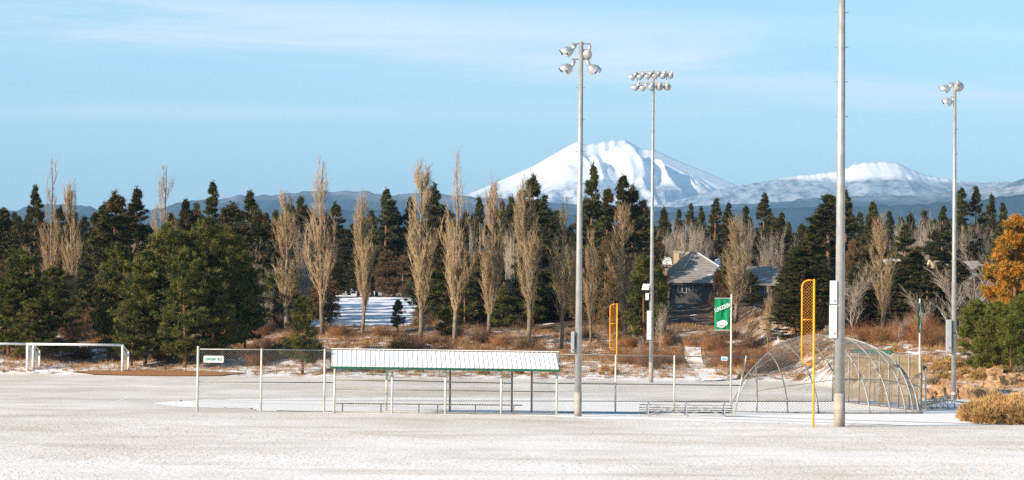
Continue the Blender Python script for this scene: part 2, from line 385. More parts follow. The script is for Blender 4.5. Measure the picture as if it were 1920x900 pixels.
# short chalk lines under the frost
for name, a, b in (('field_line', (200, 761), (248, 742)), ('field_line', (0, 780.5), (372, 774))):
    p, q = G(*a), G(*b); d = (q-p).normalized(); s = Vector((-d.y, d.x, 0))*.045; mb = MB()
    mb.quad(p-s+Vector((0, 0, .004)), q-s+Vector((0, 0, .004)), q+s+Vector((0, 0, .004)), p+s+Vector((0, 0, .004)))
    tag(mb.build(name, M['snow']), 'faint white line marked across the frosted grass', kind='structure')

# ---------------------------------------------------------------- mountains and hills
def fb(x, y, z=0.0, o=5): return mnoise.fractal(Vector((x, y, z)), 1.0, 2.0, o)
def interp_sil(sil, Y):
    P = [A(a, b, Y) for a, b in sil]; return np.array([p.x for p in P]), np.array([p.z for p in P])
def relief(name, sil, Y, depth, nx, ny, m, label, amp, ribs=0, summit=None, fringe=0.0, xs_=None, prof=1.0, back=.25):
    X0, Z0 = interp_sil(sil, Y); xs = np.linspace(X0[0], X0[-1], nx)
    zr = np.interp(xs, X0, Z0); V = np.zeros((ny, nx, 3)); nb = 6
    sx = A(*summit, Y).x if summit else 0; sc = 1/(depth*.22)
    for a in range(nx):
        x = xs[a]; fr = fringe*(fb(x/fringe/4.5, 3.3, 0, 2) if fringe else 0)
        for b in range(ny):
            if b >= ny-nb:
                u = (b-(ny-nb-1))/nb; y = Y+u*depth*back; z = (zr[a]+fr)*(1-u)
            else:
                u = 1-b/(ny-nb-1); y = Y-u*depth
                z = zr[a]*(1-u)**prof+fr*max(0, 1-u*14)
                w = min(1, u*16)*(1-u*.4)*min(1, (1-u)*5)
                n = fb(x*sc*3, y*sc*3, 1.7, 6)
                wx, wy = fb(x*sc*.9, y*sc*.6, 5, 3), fb(x*sc*.9, y*sc*.6, 11, 3)
                d_ = Y-y
                if ribs:
                    q = (x-sx)*(1-.35*u)-.16*d_
                    r1 = 1-2.2*abs(fb(q/1150+wx*.75, d_/5200+wy*.5, 2.2, 4)); r2 = 1-2.2*abs(fb(q/420+wx*1.3, d_/1900+wy, 7.2, 3))
                    n = .58*r1+.42*r2+.16*n-.25
                    t_ = x-(sx-60+.16*d_)+200*wx
                    if ribs > 4: n += 1.25*(math.exp(t_/800) if t_ < 0 else math.exp(-t_/210))*min(1, u*14)*max(0, 1-u*1.9)-.15
                else:
                    n = .6*n+.4*(1-2.2*abs(fb(x*sc*2+wx, d_*sc*.8+wy, 2.2, 4)))-.2
                if u < .16: n = min(n, 0)*min(1, u/.05)+max(n, 0)*max(0, u-.05)/.11
                z += amp*w*n
            V[b, a] = (x, y, max(z, 1.0))
    i, j = np.meshgrid(np.arange(ny-1), np.arange(nx-1), indexing='ij'); q = (i*nx+j).ravel()
    me = mesh_np(name, V.reshape(-1, 3), np.stack([q, q+1, q+nx+1, q+nx], 1), m, True)
    return tag(link(name, me), label, kind='structure')

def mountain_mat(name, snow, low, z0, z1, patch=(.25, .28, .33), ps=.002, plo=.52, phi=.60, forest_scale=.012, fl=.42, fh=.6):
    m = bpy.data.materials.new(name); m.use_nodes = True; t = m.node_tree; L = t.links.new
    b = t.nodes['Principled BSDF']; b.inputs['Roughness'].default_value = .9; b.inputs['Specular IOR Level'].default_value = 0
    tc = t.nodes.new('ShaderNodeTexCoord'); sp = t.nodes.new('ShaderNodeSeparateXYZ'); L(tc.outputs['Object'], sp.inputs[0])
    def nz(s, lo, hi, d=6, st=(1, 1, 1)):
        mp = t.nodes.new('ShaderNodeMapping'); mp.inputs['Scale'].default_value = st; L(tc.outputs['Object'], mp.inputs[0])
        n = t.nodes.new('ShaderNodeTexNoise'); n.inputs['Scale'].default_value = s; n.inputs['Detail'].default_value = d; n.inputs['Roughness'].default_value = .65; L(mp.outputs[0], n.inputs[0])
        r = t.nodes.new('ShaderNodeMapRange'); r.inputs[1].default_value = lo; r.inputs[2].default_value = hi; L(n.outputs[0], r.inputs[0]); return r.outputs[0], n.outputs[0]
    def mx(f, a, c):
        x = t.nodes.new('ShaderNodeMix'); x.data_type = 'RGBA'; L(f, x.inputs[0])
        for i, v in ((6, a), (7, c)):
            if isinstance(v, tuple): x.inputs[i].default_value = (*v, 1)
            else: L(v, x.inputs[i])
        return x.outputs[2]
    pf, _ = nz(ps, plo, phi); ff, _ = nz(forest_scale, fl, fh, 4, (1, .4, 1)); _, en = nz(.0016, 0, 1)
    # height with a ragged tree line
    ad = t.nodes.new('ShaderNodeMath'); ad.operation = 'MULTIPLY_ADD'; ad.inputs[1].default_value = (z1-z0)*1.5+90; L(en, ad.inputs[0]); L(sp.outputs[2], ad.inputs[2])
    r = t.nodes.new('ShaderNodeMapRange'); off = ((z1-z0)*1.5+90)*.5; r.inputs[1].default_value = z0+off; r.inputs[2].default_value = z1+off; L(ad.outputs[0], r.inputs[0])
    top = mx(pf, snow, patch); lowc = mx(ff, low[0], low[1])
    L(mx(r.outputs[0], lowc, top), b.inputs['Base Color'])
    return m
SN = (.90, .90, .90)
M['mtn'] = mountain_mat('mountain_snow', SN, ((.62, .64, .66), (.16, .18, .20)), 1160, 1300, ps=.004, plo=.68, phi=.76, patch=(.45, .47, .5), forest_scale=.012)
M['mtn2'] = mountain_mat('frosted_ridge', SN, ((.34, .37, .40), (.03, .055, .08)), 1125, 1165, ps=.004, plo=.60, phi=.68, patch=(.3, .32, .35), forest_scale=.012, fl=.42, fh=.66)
M['hill'] = mountain_mat('forested_hill', (.34, .36, .38), ((.012, .035, .055), (.025, .05, .075)), 580, 680, ps=.006, plo=.45, phi=.6, patch=(.06, .09, .10), forest_scale=.02)  # blue of the distance haze is mixed into the forest colour
M['hill2'] = mountain_mat('dark_forested_hill', (.012, .035, .055), ((.012, .035, .055), (.022, .05, .07)), 5000, 6000, forest_scale=.02)  # haze blue painted into this nearer forest as well
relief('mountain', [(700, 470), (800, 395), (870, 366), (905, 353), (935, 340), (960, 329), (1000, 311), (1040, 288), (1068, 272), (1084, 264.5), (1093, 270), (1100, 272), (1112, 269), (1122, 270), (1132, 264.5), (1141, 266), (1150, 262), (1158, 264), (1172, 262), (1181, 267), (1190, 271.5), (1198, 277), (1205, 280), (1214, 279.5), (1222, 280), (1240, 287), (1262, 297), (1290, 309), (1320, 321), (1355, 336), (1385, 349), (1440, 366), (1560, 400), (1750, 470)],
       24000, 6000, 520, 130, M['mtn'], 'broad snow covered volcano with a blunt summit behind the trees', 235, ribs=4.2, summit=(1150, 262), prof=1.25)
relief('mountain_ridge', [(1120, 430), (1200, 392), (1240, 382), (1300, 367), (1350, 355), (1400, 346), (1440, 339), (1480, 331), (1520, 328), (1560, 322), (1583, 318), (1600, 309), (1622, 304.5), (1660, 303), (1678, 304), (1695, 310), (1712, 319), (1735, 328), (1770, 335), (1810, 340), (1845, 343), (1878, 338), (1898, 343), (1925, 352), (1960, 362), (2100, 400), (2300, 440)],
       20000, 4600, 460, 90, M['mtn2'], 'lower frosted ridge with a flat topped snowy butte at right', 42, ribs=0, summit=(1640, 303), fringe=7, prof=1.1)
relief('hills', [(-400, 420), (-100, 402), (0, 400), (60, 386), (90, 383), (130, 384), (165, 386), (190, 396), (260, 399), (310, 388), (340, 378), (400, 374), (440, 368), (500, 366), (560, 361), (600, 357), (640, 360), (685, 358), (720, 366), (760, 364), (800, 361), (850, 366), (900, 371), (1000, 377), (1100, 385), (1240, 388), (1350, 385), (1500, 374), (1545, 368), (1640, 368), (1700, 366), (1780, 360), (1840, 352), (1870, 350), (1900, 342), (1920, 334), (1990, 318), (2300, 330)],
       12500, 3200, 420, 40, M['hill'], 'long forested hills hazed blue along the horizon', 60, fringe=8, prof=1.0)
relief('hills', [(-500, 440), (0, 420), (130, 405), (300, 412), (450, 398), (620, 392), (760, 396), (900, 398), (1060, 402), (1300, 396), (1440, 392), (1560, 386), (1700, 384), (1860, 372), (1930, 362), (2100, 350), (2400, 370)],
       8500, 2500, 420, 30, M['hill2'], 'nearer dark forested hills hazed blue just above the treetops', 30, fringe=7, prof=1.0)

# ---------------------------------------------------------------- chain link
def link_plane(p0, p1, zb, zt, pitch=.085, r=.0031, zt1=None):
    """straight run of chain link between two ground points -> wires"""
    p0 = np.array(p0[:2], float); p1 = np.array(p1[:2], float); Wd = np.linalg.norm(p1-p0); H = zt-zb; e = (p1-p0)/Wd
    st = pitch*1.414; a, b = [], []
    for c in np.arange(-H+st/2, Wd, st):
        u0 = max(c, 0); u1 = min(c+H, Wd)
        if u1 > u0: a.append((u0, u0-c)); b.append((u1, u1-c))
    for c in np.arange(st/2, Wd+H, st):
        u0 = max(c-H, 0); u1 = min(c, Wd)
        if u1 > u0: a.append((u0, c-u0)); b.append((u1, c-u1))
    a = np.array(a); b = np.array(b)
    P = lambda k: np.stack([p0[0]+e[0]*k[:, 0], p0[1]+e[1]*k[:, 0], zb+k[:, 1]], 1)
    return prisms(P(a), P(b), r, r)

def gnd(px, Y): # ground position at a pixel column
    d = A(px, 617, Y); return Vector((d.x, Y, hz(d.x, Y)))
def npart(name, vf, m, parent, smooth=False): return link(name, mesh_np(name, vf[0], vf[1], m, smooth), parent)

def pipe(name, pts, r, m, parent, n=8):
    return MB().tube(pts, r, n).build(name, m, parent, True)

# fence line geometry: (px, py at ground)
def fy(px):  # depth of the fence line at a column
    return float(np.interp(px, [372, 610, 1045, 1371, 1730], [126.1, 127.2, 129.0, 130.5, 134.5]))
HF = 2.98
# left open section
o = thing('chain_link_fence', gnd(372, fy(372)), 'open chain-link fence section with a white name sign, left of the dugout', 'fence')
ps = [gnd(p, fy(p)) for p in (372, 491, 609.5)]
for k, p in enumerate(ps):
    pipe('post', [p, p+Vector((0, 0, HF+(.12 if k == 0 else .04)))], .055 if k == 0 else .048, M['post'], o)
e = gnd(626, fy(626))
for z, nm in ((HF-.02, 'top_rail'), (1.42, 'middle_rail')):
    pipe(nm, [ps[0]+Vector((0, 0, z)), e+Vector((0, 0, z))], .026, M['rail'] if z < 2 else M['steel'], o, 6)
npart('wire_mesh', link_plane(ps[0], e, .03, HF), M['wire'], o)
# hanging name sign (fixed to the fence but liftable)
c = A(400.5, 673.5, fy(400)-.09)
s = thing('name_sign', c, 'white board reading LUNDGREN FIELD on the fence left of the dugout', 'sign')
def rounded(mb, c, w, h, t, r=.05, n=5):
    pts = []
    for cx, cz, a0 in ((w/2-r, h/2-r, 0), (-w/2+r, h/2-r, 90), (-w/2+r, -h/2+r, 180), (w/2-r, -h/2+r, 270)):
        for k in range(n): a = R(a0+90*k/(n-1)); pts.append((cx+r*math.cos(a), cz+r*math.sin(a)))
    m_ = len(pts); v = [(c[0]+x, c[1]+y, c[2]+z) for y in (-t/2, t/2) for x, z in pts]
    mb.add(v, [tuple(range(m_)), tuple(range(m_, 2*m_))[::-1]]+[((k+1) % m_, k, k+m_, (k+1) % m_+m_) for k in range(m_)]); return mb
rounded(MB(), c, .95, .32, .02).build('board', M['white'], s)
def text(body, c, size, m, parent, name='lettering', rot=0.0, sx=1.0, ext=.004, align='CENTER'):
    cu = bpy.data.curves.new(name, 'FONT'); cu.body = body; cu.size = size; cu.align_x = align; cu.align_y = 'CENTER'; cu.extrude = ext; cu.offset = size*.012
    cu.materials.append(m); tmp = bpy.data.objects.new('tmp', cu); me = bpy.data.meshes.new_from_object(tmp); bpy.data.objects.remove(tmp)
    me.name = name; o = bpy.data.objects.new(name, me); COL.objects.link(o); o.parent = parent
    o.location = Vector(c)-wl(parent); o.rotation_euler = (math.pi/2, rot, 0); o.scale = (sx, 1, 1); return o
text('LUNDGREN  FIELD', c+Vector((0, -.016, 0)), .19, M['letter_green'], s, sx=.50)

# ---------------------------------------------------------------- dugout
Yb = 126.4
o = thing('dugout', G(628, 777), 'long open dugout with white ribbed metal roof, green eave trim and chain-link walls', 'dugout')
Yf = 129.6
def gz(px, Y, z): p = A(px, 617, Y); return Vector((p.x, Y, z))
posts_near = [628.5, 736.5, 836.5, 941, 1045]
for p in posts_near:
    pipe('post', [gz(p, Yb, 0), gz(p, Yb, 2.24)], .05, M['post'], o)
for p in (726, 845, 961, 998):
    q = gz(p, Yf, 0); pipe('post', [q, q+Vector((0, 0, 2.5))], .05, M['steel_dark'] if p > 840 else M['post'], o)
pipe('middle_rail', [gz(628.5, Yb, 1.13), gz(1045, Yb, 1.10)], .026, M['rail'], o, 6)
for a, b, z in ((626, 726, 1.5), (726, 845, 1.5), (845, 961, 1.45), (998, 1046, 1.45)):
    pipe('field_rail', [gz(a, Yf, z), gz(b, Yf, z-.03)], .028, M['rail'], o, 6)
pipe('bottom_rail', [gz(628.5, Yb, .04), gz(1045, Yb, .04)], .02, M['rail'], o, 6)
npart('wire_mesh', link_plane(gz(628.5, Yb, 0), gz(1045, Yb, 0), .03, 2.2), M['wire'], o)
npart('wire_mesh', link_plane(gz(626, Yf, 0), gz(961, Yf, 0), .03, 2.6), M['wire'], o)
npart('wire_mesh', link_plane(gz(998, Yf, 0), gz(1046, Yf, 0), .03, 2.6), M['wire'], o)
# roof
ea = gz(622.5, 125.95, 2.23); eb = gz(1048.5, 125.95, 2.19); ra = gz(622.5, 128.0, 2.98); rb = gz(1048.5, 128.0, 2.94)
npan = 48
pm = None
dx = (eb-ea)/npan; w = dx.length
for k in range(npan):
    a = ea+dx*k; b = ra+(rb-ra)/npan*k
    if pm is None:
        mb = MB(); base = wl(o)
        g, hgt = .012, .027
        prof_ = [(0.0, 0), (.018, hgt), (.036, hgt), (.055, 0), (w-.002, 0)]
        v = []
        for (u, z) in prof_: v.append((a.x+u, a.y, a.z+z)); v.append((b.x+u, b.y, b.z+z))
        v += [(p[0], p[1], p[2]-.02) for p in v]
        n = len(prof_); f = [(2*i_, 2*i_+2, 2*i_+3, 2*i_+1) for i_ in range(n-1)]+[(2*n+2*i_, 2*n+2*i_+1, 2*n+2*i_+3, 2*n+2*i_+2) for i_ in range(n-1)]
        f += [(2*i_, 2*n+2*i_, 2*n+2*i_+2, 2*i_+2) for i_ in range(n-1)]
        mb.add(v, f); p0 = mb.build('roof_panel', M['roofsnow'], o); pm = p0
    else:
        q = p0.copy(); COL.objects.link(q); q.location = dx*k
mb = MB(); ba = gz(622.5, 130.05, 2.23); bb = gz(1048.5, 130.05, 2.19)
mb.add([ra, rb, bb, ba]+[p-Vector((0, 0, .03)) for p in (ra, rb, bb, ba)], [(0, 1, 2, 3), (7, 6, 5, 4), (3, 2, 6, 7), (0, 3, 7, 4), (1, 0, 4, 5), (2, 1, 5, 6)])
mb.build('back_slope', M['roofsnow'], o)
MB().box((ra+rb)/2+Vector((0, 0, .05)), ((rb-ra).length+.02, .26, .03), ry=math.atan2(ra.z-rb.z, rb.x-ra.x)).build('ridge_cap', M['roofsnow'], o)
MB().box((ea+eb)/2+Vector((0, -.03, -.075)), ((eb-ea).length+.04, .04, .11), ry=math.atan2(ea.z-eb.z, eb.x-ea.x)).build('fascia', M['green'], o)
for s_, (q, t_, bk) in ((-1, (ea, ra, ba)), (1, (eb, rb, bb))):
    mb = MB()
    for u, v_ in ((q, t_), (t_, bk)):
        mb.add([u+Vector((s_*.03, 0, .03)), v_+Vector((s_*.03, 0, .03)), v_+Vector((s_*.03, 0, -.13)), u+Vector((s_*.03, 0, -.13)), u+Vector((s_*.06, 0, .03)), v_+Vector((s_*.06, 0, .03)), v_+Vector((s_*.06, 0, -.13)), u+Vector((s_*.06, 0, -.13))],
               [(0, 1, 2, 3), (7, 6, 5, 4), (0, 4, 5, 1), (3, 2, 6, 7), (0, 3, 7, 4), (1, 5, 6, 2)])
    mb.build('end_trim', M['green'], o)
# bench
o = thing('bench', gz(632, 127.0, 0), 'long plank bench on short legs inside the dugout', 'bench')
MB().box((gz(632, 127.0, .44)+gz(981, 127.0, .43))/2, ((gz(981, 127, 0)-gz(632, 127, 0)).length, .26, .05)).build('seat', M['wood'], o)
for p in (644, 716, 787, 822, 893, 965):
    MB().box(gz(p, 127.0, .21), (.05, .18, .42)).build('leg', M['wood'], o)

# ---------------------------------------------------------------- fence between dugout and backstop
o = thing('chain_link_fence', gnd(1046, fy(1046)), 'chain-link fence between the dugout and the arched backstop, behind the bleachers', 'fence')
pe = gnd(1046, fy(1046))
for p in (1155, 1265, 1392):
    q = gnd(p, fy(p))
    top = q+Vector((0, 0, 2.85))
    if p == 1392: q = q+Vector((-.35, 0, 0)); top.x += .2
    pipe('post', [q, top], .042, M['post'], o)
q1 = gnd(1375, fy(1375)); q2 = gnd(1432, fy(1432)); 
pipe('top_rail', [pe+Vector((0, 0, 2.85)), q2+Vector((0, 0, 2.78))], .03, M['steel_dark'], o, 6)
pipe('middle_rail', [pe+Vector((0, 0, 1.45)), gnd(1392, fy(1392))+Vector((0, 0, 1.40))], .03, M['rail'], o, 6)
npart('wire_mesh', link_plane(pe, q1, .03, 2.85), M['wire'], o)
pipe('bottom_rail', [pe+Vector((0, 0, .05)), q1+Vector((0, 0, .05))], .02, M['rail'], o, 6)
c = A(1358, 672.5, fy(1358)-.07); s = thing('notice_sign', c, 'small white and blue notice plate wired to the fence beside the green banner', 'sign')
rounded(MB(), c, .30, .19, .012, .02).build('plate', M['white'], s)
rounded(MB(), c+Vector((0, -.012, -.01)), .24, .08, .006, .03).build('symbol', M['letter_blue'], s)

# ---------------------------------------------------------------- arched backstop
o = thing('backstop', gz(1552, 133.5, 0), 'tall arched backstop of bent pipe ribs and chain-link mesh behind home plate', 'backstop')
arch_px = [(1375, 752), (1395, 711), (1418, 683), (1445, 658), (1470, 643), (1500, 632), (1540, 629), (1580, 632), (1615, 641), (1645, 654), (1673, 676), (1697, 706), (1714, 739), (1728, 771)]
nA = len(arch_px)
def base_y(px): return 133.9-1.6*math.sin(math.pi*min(max((px-1375)/355, 0), 1))
def arch_pt(k):
    px, py = arch_px[k]; u = (px-1375)/353
    Yd = 133.9+3.6*math.sin(math.pi*u)
    return A(px, py, Yd)
arch = [gz(1368, 133.9, 0)]+[arch_pt(k) for k in range(nA)]+[gz(1731, 134.2, 0)]
def cr_spline(P, m=5):
    out = []
    for k in range(len(P)-1):
        a, b, c, d = P[max(k-1, 0)], P[k], P[k+1], P[min(k+2, len(P)-1)]
        for s in range(m):
            t = s/m; out.append(.5*((2*b)+(c-a)*t+(2*a-5*b+4*c-d)*t*t+(3*b-a-3*c+d)*t**3))
    return out+[P[-1]]
pipe('front_arch', cr_spline(arch, 3), .040, M['hoop'], o, 8)
ribs = []
rib_def = [(1420, (1418, 683)), (1478, (1441, 661)), (1536, (1468, 644)), (1584, (1500, 632)), (1632, (1545, 629)), (1670, (1585, 633)), (1699, (1622, 644)), (1713, (1652, 658)), (1723, (1684, 688))]
for bpx, (tx, ty) in rib_def:
    b = gz(bpx, base_y(bpx), 0); u = (tx-1375)/353; t = A(tx, ty, 133.9+3.6*math.sin(math.pi*u))
    c1 = b+Vector(((t.x-b.x)*.10, (t.y-b.y)*.02, t.z*.52)); c2 = b.lerp(t, .62); c2.z = t.z*.90 if t.z > 1.8 else t.z*.8
    c2.x = b.x+(t.x-b.x)*.5
    P = []
    for k in range(17):
        s_ = k/16; P.append(b*(1-s_)**3+c1*3*s_*(1-s_)**2+c2*3*s_*s_*(1-s_)+t*s_**3)
    ribs.append(P); pipe('rib', P, .038, M['steel_dark'] if bpx < 1600 else M['hoop'], o, 7)
# purlins tying the ribs together
for k in (5, 9, 13):
    pts = [r_[k] for r_ in ribs]; pipe('purlin', cr_spline(pts, 3), .02, M['steel_dark'], o, 5)
pipe('base_rail', [gz(1368+ (1731-1368)*k/12, base_y(1368+(1731-1368)*k/12), .05) for k in range(13)], .025, M['rail'], o, 5)
# mesh skin between the ribs
skin = [[gz(1368, 133.9, 0).lerp(arch[3], k/16) for k in range(17)]]+ribs+[[arch[-1].lerp(arch_pt(11), k/16) for k in range(17)]]
a_, b_ = [], []
for g in range(len(skin)-1):
    L0, L1 = skin[g], skin[g+1]
    def S(u, v):
        k = min(int(v*16), 15); f_ = v*16-k
        return (L0[k].lerp(L0[k+1], f_)).lerp(L1[k].lerp(L1[k+1], f_), u)
    wid = max(.25, (L1[4]-L0[4]).length); hgt = sum((L0[k+1]-L0[k]).length for k in range(16))
    st = .075; nu = max(2, int(wid/st)); 
    nv = max(2, int(hgt/st))
    for i_ in range(nu):
        for j_ in range(nv):
            u0, u1, v0, v1 = i_/nu, (i_+1)/nu, j_/nv, (j_+1)/nv
            if (i_+j_) % 2: a_ += [S(u0, v0)]; b_ += [S(u1, v1)]
            else: a_ += [S(u0, v1)]; b_ += [S(u1, v0)]
npart('wire_mesh', prisms(np.array(a_), np.array(b_), .0065, .0065), M['steel_dark'], o)

# windscreened fence behind the backstop
o = thing('windscreen_fence', G(1561, 752), 'tall fence covered in tan windscreen behind the arched backstop', 'fence')
P0, P1 = G(1561, 752), G(1728, 771); D = P1-P0; hh = 2.88
cols = [1561, 1593, 1612, 1632, 1651, 1668, 1686, 1706, 1728]
def on(px):  # parameter along P0-P1 seen at column px
    lo, hi = 0.0, 1.0
    for _ in range(40):
        m_ = (lo+hi)/2; p = P0+D*m_
        if 960+F*p.x/p.y < px: lo = m_
        else: hi = m_
    return P0+D*lo
nrm = Vector((D.y, -D.x, 0)).normalized()*-1
for px in cols:
    p = on(px); pipe('post', [p, p+Vector((0, 0, hh+.05))], .04, M['hoop'], o)
for z, nm in ((hh-.02, 'top_rail'), (1.35, 'middle_rail')): pipe(nm, [P0+Vector((0, 0, z)), P1+Vector((0, 0, z))], .03, M['rail'], o, 6)
pts = []; nn = 60
mb = MB(); back = Vector((D.y, -D.x, 0)).normalized()
if back.y < 0: back = -back
for k in range(nn+1):
    p = P0+D*(k/nn)+back*(.06+.03*math.sin(k*.9)); pts.append((p, .25+.08*math.sin(k*.5)))
v = []
for p, zb in pts: v += [(p.x, p.y, zb), (p.x, p.y, hh-.08)]
mb.add(v, [(2*k, 2*k+2, 2*k+3, 2*k+1) for k in range(nn)]); mb.build('windscreen', M['screen'], o)
# dirt strip
mb = MB(); 
mb.add([tuple(P0+Vector((-.1, -.4, .012))), tuple(P1+Vector((0, -.5, .012))), tuple(P1+Vector((.3, .2, .012))), tuple(P0+Vector((.2, .3, .012)))], [(0, 1, 2, 3)])
tag(mb.build('dirt_strip', M['litter']), 'narrow strip of bare orange dirt along the windscreened fence', kind='structure')

# second dugout behind the windscreen
o = thing('dugout', on(1690)+Vector((3.3, 6, 0)), 'far dugout with green roof edge, mostly behind the tan windscreen', 'dugout')
ra_ = A(1597, 658.5, 160); rb_ = A(1672, 661, 150); 
ea_ = A(1640, 668, 156.5); eb_ = A(1736, 687, 139.5)
mb = MB(); th_ = Vector((0, 0, -.09))
v = [ra_, rb_, eb_, ea_]; mb.add([tuple(p) for p in v]+[tuple(p+th_) for p in v], [(0, 1, 2, 3), (7, 6, 5, 4), (0, 4, 5, 1), (1, 5, 6, 2), (2, 6, 7, 3), (3, 7, 4, 0)])
mb.build('roof', M['roof_tan'], o)
pipe('eave_trim', [ea_+th_, eb_+th_], .10, M['green'], o, 4); pipe('ridge_trim', [ra_, rb_], .12, M['green'], o, 4)
for q in (ea_, eb_, ra_, rb_, (ea_+eb_)/2):
    pipe('post', [(q.x, q.y, 0), (q.x, q.y, q.z-.1)], .05, M['post'], o)
MB().box(A(1655, 725, 152), (.16, .1, 2.2)).build('board', M['orangewood'], o)
MB().box((A(1660, 742, 152.5)+Vector((.9, 0, 0))), (2.6, .3, .06)).build('bench_seat', M['wood'], o)

# ---------------------------------------------------------------- lamp poles
AIMS = {}
def bowl_mesh(c, aim, r, m, parent):
    """floodlight head: ballast can, reflector bowl, glass, hood"""
    aim = Vector(aim).normalized(); q = aim.to_track_quat('X', 'Z').to_matrix()
    def T(x, y, z): return tuple(Vector(c)+q @ Vector((x*r, y*r, z*r)))
    n = 18; prof = [(-1.05, .16), (-.98, .30), (-.80, .50), (-.5, .74), (-.15, .92), (.18, 1.0), (.24, 1.03), (.24, .96)]
    v = []; f = []
    for x, rr in prof:
        for k in range(n): a = 2*math.pi*k/n; v.append(T(x, rr*math.cos(a), rr*math.sin(a)))
    for i_ in range(len(prof)-1):
        for k in range(n): f.append((i_*n+k, i_*n+(k+1) % n, (i_+1)*n+(k+1) % n, (i_+1)*n+k))
    f.append(tuple(range(n)))
    b = MB().add(v, f).build('floodlight', m, parent, True)
    v = [T(.16, .97*math.cos(2*math.pi*k/n), .97*math.sin(2*math.pi*k/n)) for k in range(n)]; v2 = [T(.10, .97*math.cos(2*math.pi*k/n), .97*math.sin(2*math.pi*k/n)) for k in range(n)]
    MB().add(v+v2, [tuple(range(n))[::-1], tuple(range(n, 2*n))]+[(k, (k+1) % n, n+(k+1) % n, n+k) for k in range(n)]).build('glass', M['lens'], b)
    # hood: upper part of the rim drawn forward
    v = []; m_ = 13
    for x, rr in ((.20, 1.05), (.9, 1.0), (1.45, .80)):
        for k in range(m_): a = R(-8+196*k/(m_-1)); v.append(T(x-(.35*abs(math.cos(a)) if x > 1 else 0), rr*math.cos(a), rr*math.sin(a)))
    o_ = len(v); v += [tuple(Vector(p)+(q @ Vector((0, 0, -.03*r)))) for p in v]
    f = [(i_*m_+k, i_*m_+k+1, (i_+1)*m_+k+1, (i_+1)*m_+k) for i_ in range(2) for k in range(m_-1)]
    f += [tuple(o_+j for j in reversed(x)) for x in f]
    MB().add(v, f).build('hood', m, b, True)
    # ballast housing behind and knuckle
    MB().tube([T(-.9, 0, .05), T(-1.2, 0, .25), T(-1.75, 0, .62)], [r*.30, r*.34, r*.28], 8).build('housing', M['alu'], b, True)
    return b, Vector(T(-1.75, 0, .62))

def light_pole(name, px, pyb, topz, r0, r1, label, heads, arms, conc=1.2, joint=(), boxes=()):
    b = G(px, pyb); o = thing(name, b, label, 'light pole', 'sports field light poles')
    MB().tube([b+Vector((0, 0, conc)), b+Vector((0, 0, topz*.5)), b+Vector((0, 0, topz))], [r0*.97, (r0+r1)/2, r1], 16).build('pole', M['steel'], o, True)
    MB().tube([b, b+Vector((0, 0, conc+.002))], [r0*1.06, r0*1.02], 16).build('base', M['concrete'], o, True)
    for z in joint: MB().tube([b+Vector((0, 0, z)), b+Vector((0, 0, z+.10))], [r0*1.08]*2, 16).build('collar', M['steel_dark'], o, True)
    for (dx0, dx1, dy, z, rr) in arms:
        MB().box(b+Vector(((dx0+dx1)/2, dy, z)), (dx1-dx0, rr*2, rr*2)).build('crossarm', M['steel_dark'] if rr < .07 else M['alu'], o)
    for (dx, dy, z, aim, r, mm) in heads:
        h, k = bowl_mesh(b+Vector((dx, dy, z)), aim, r, M[mm], o)
        az = min(arms, key=lambda a: abs(a[3]-z-.3))
        target = Vector((min(max(k.x-b.x, az[0]), az[1]), az[2], az[3]))+b
        MB().tube([k, target], r*.14, 6).build('bracket', M['steel'], h, True)
    for fn in boxes: fn(o, b)
    # climbing steps
    for z in np.arange(topz*.62, topz-1.6, 1.5):
        MB().tube([b+Vector((-r0*1.35, 0, z)), b+Vector((r0*1.35, 0, z))], .018, 5).build('step', M['steel'], o)
    return o
def cabinet(x0, x1, y0, y1, pyb, dep, m, name='cabinet', vents=True):
    def fn(o, b):
        s = b.y/F; cx = (((x0+x1)/2)-cpx(b))*s; w = (x1-x0)*s; zt = (pyb-y0)*s; zb = (pyb-y1)*s
        c = b+Vector((cx, -.05, (zt+zb)/2)); q = MB().box(c, (w, dep, zt-zb)).build(name, m, o)
        MB().box(c+Vector((0, -dep/2-.008, 0)), (w*.86, .016, (zt-zb)*.94)).build('door', m, q)
        MB().box(c+Vector((w*.1, -dep/2-.024, -(zt-zb)*.36)), (w*.35, .016, .08)).build('latch', M['box_grey'] if m is not M['box_grey'] else M['steel_dark'], q)
        MB().box(c+Vector((w/2+.03, .1, 0)), (.1, .06, (zt-zb)*.5)).build('bracket', M['steel_dark'], q)
    return fn
def cpx(b): return 960+F*b.x/b.y
LD = (-.80, .45, -.35)
light_pole('light_pole', 1083.5, 781, 17.55, .165, .105, 'tall grey pole with four hooded floodlights in front of the snowy mountain',
    [(-.62, 0, 17.08, (-.86, -.15, -.36), .27, 'alu'), (.28, .1, 16.98, (-.35, .85, -.4), .27, 'alu'), (-.64, 0, 16.27, (-.86, -.2, -.42), .27, 'alu'), (.58, 0, 16.25, (.78, .35, -.52), .27, 'alu')],
    [(-.42, .42, 0, 17.45, .03), (-.42, .42, 0, 16.72, .03)], conc=1.15, boxes=[cabinet(1072.5, 1078.5, 622, 662, 781, .35, M['box_grey'])])
hd = []
for k in range(6): hd.append((-1.66+k*.60, 0, 23.85+.035*k, (-.65, .55, -.3) if k < 4 else (-.3, .85, -.2), .27, 'alu'))
for k in range(2): hd.append((-1.42+k*.60, 0, 23.02, (-.65, .55, -.3), .27, 'alu'))
for k in range(3): hd.append((-.15+k*.62, -.12, 23.08+.01*k, (-.05, .97, -.15), .29, 'alu_dull'))
def back_row(o, b):
    for x in (-1.25, 1.05): MB().tube([b+Vector((x, .1, 23.35)), b+Vector((x, .1, 24.25))], .035, 6).build('strut', M['steel'], o)
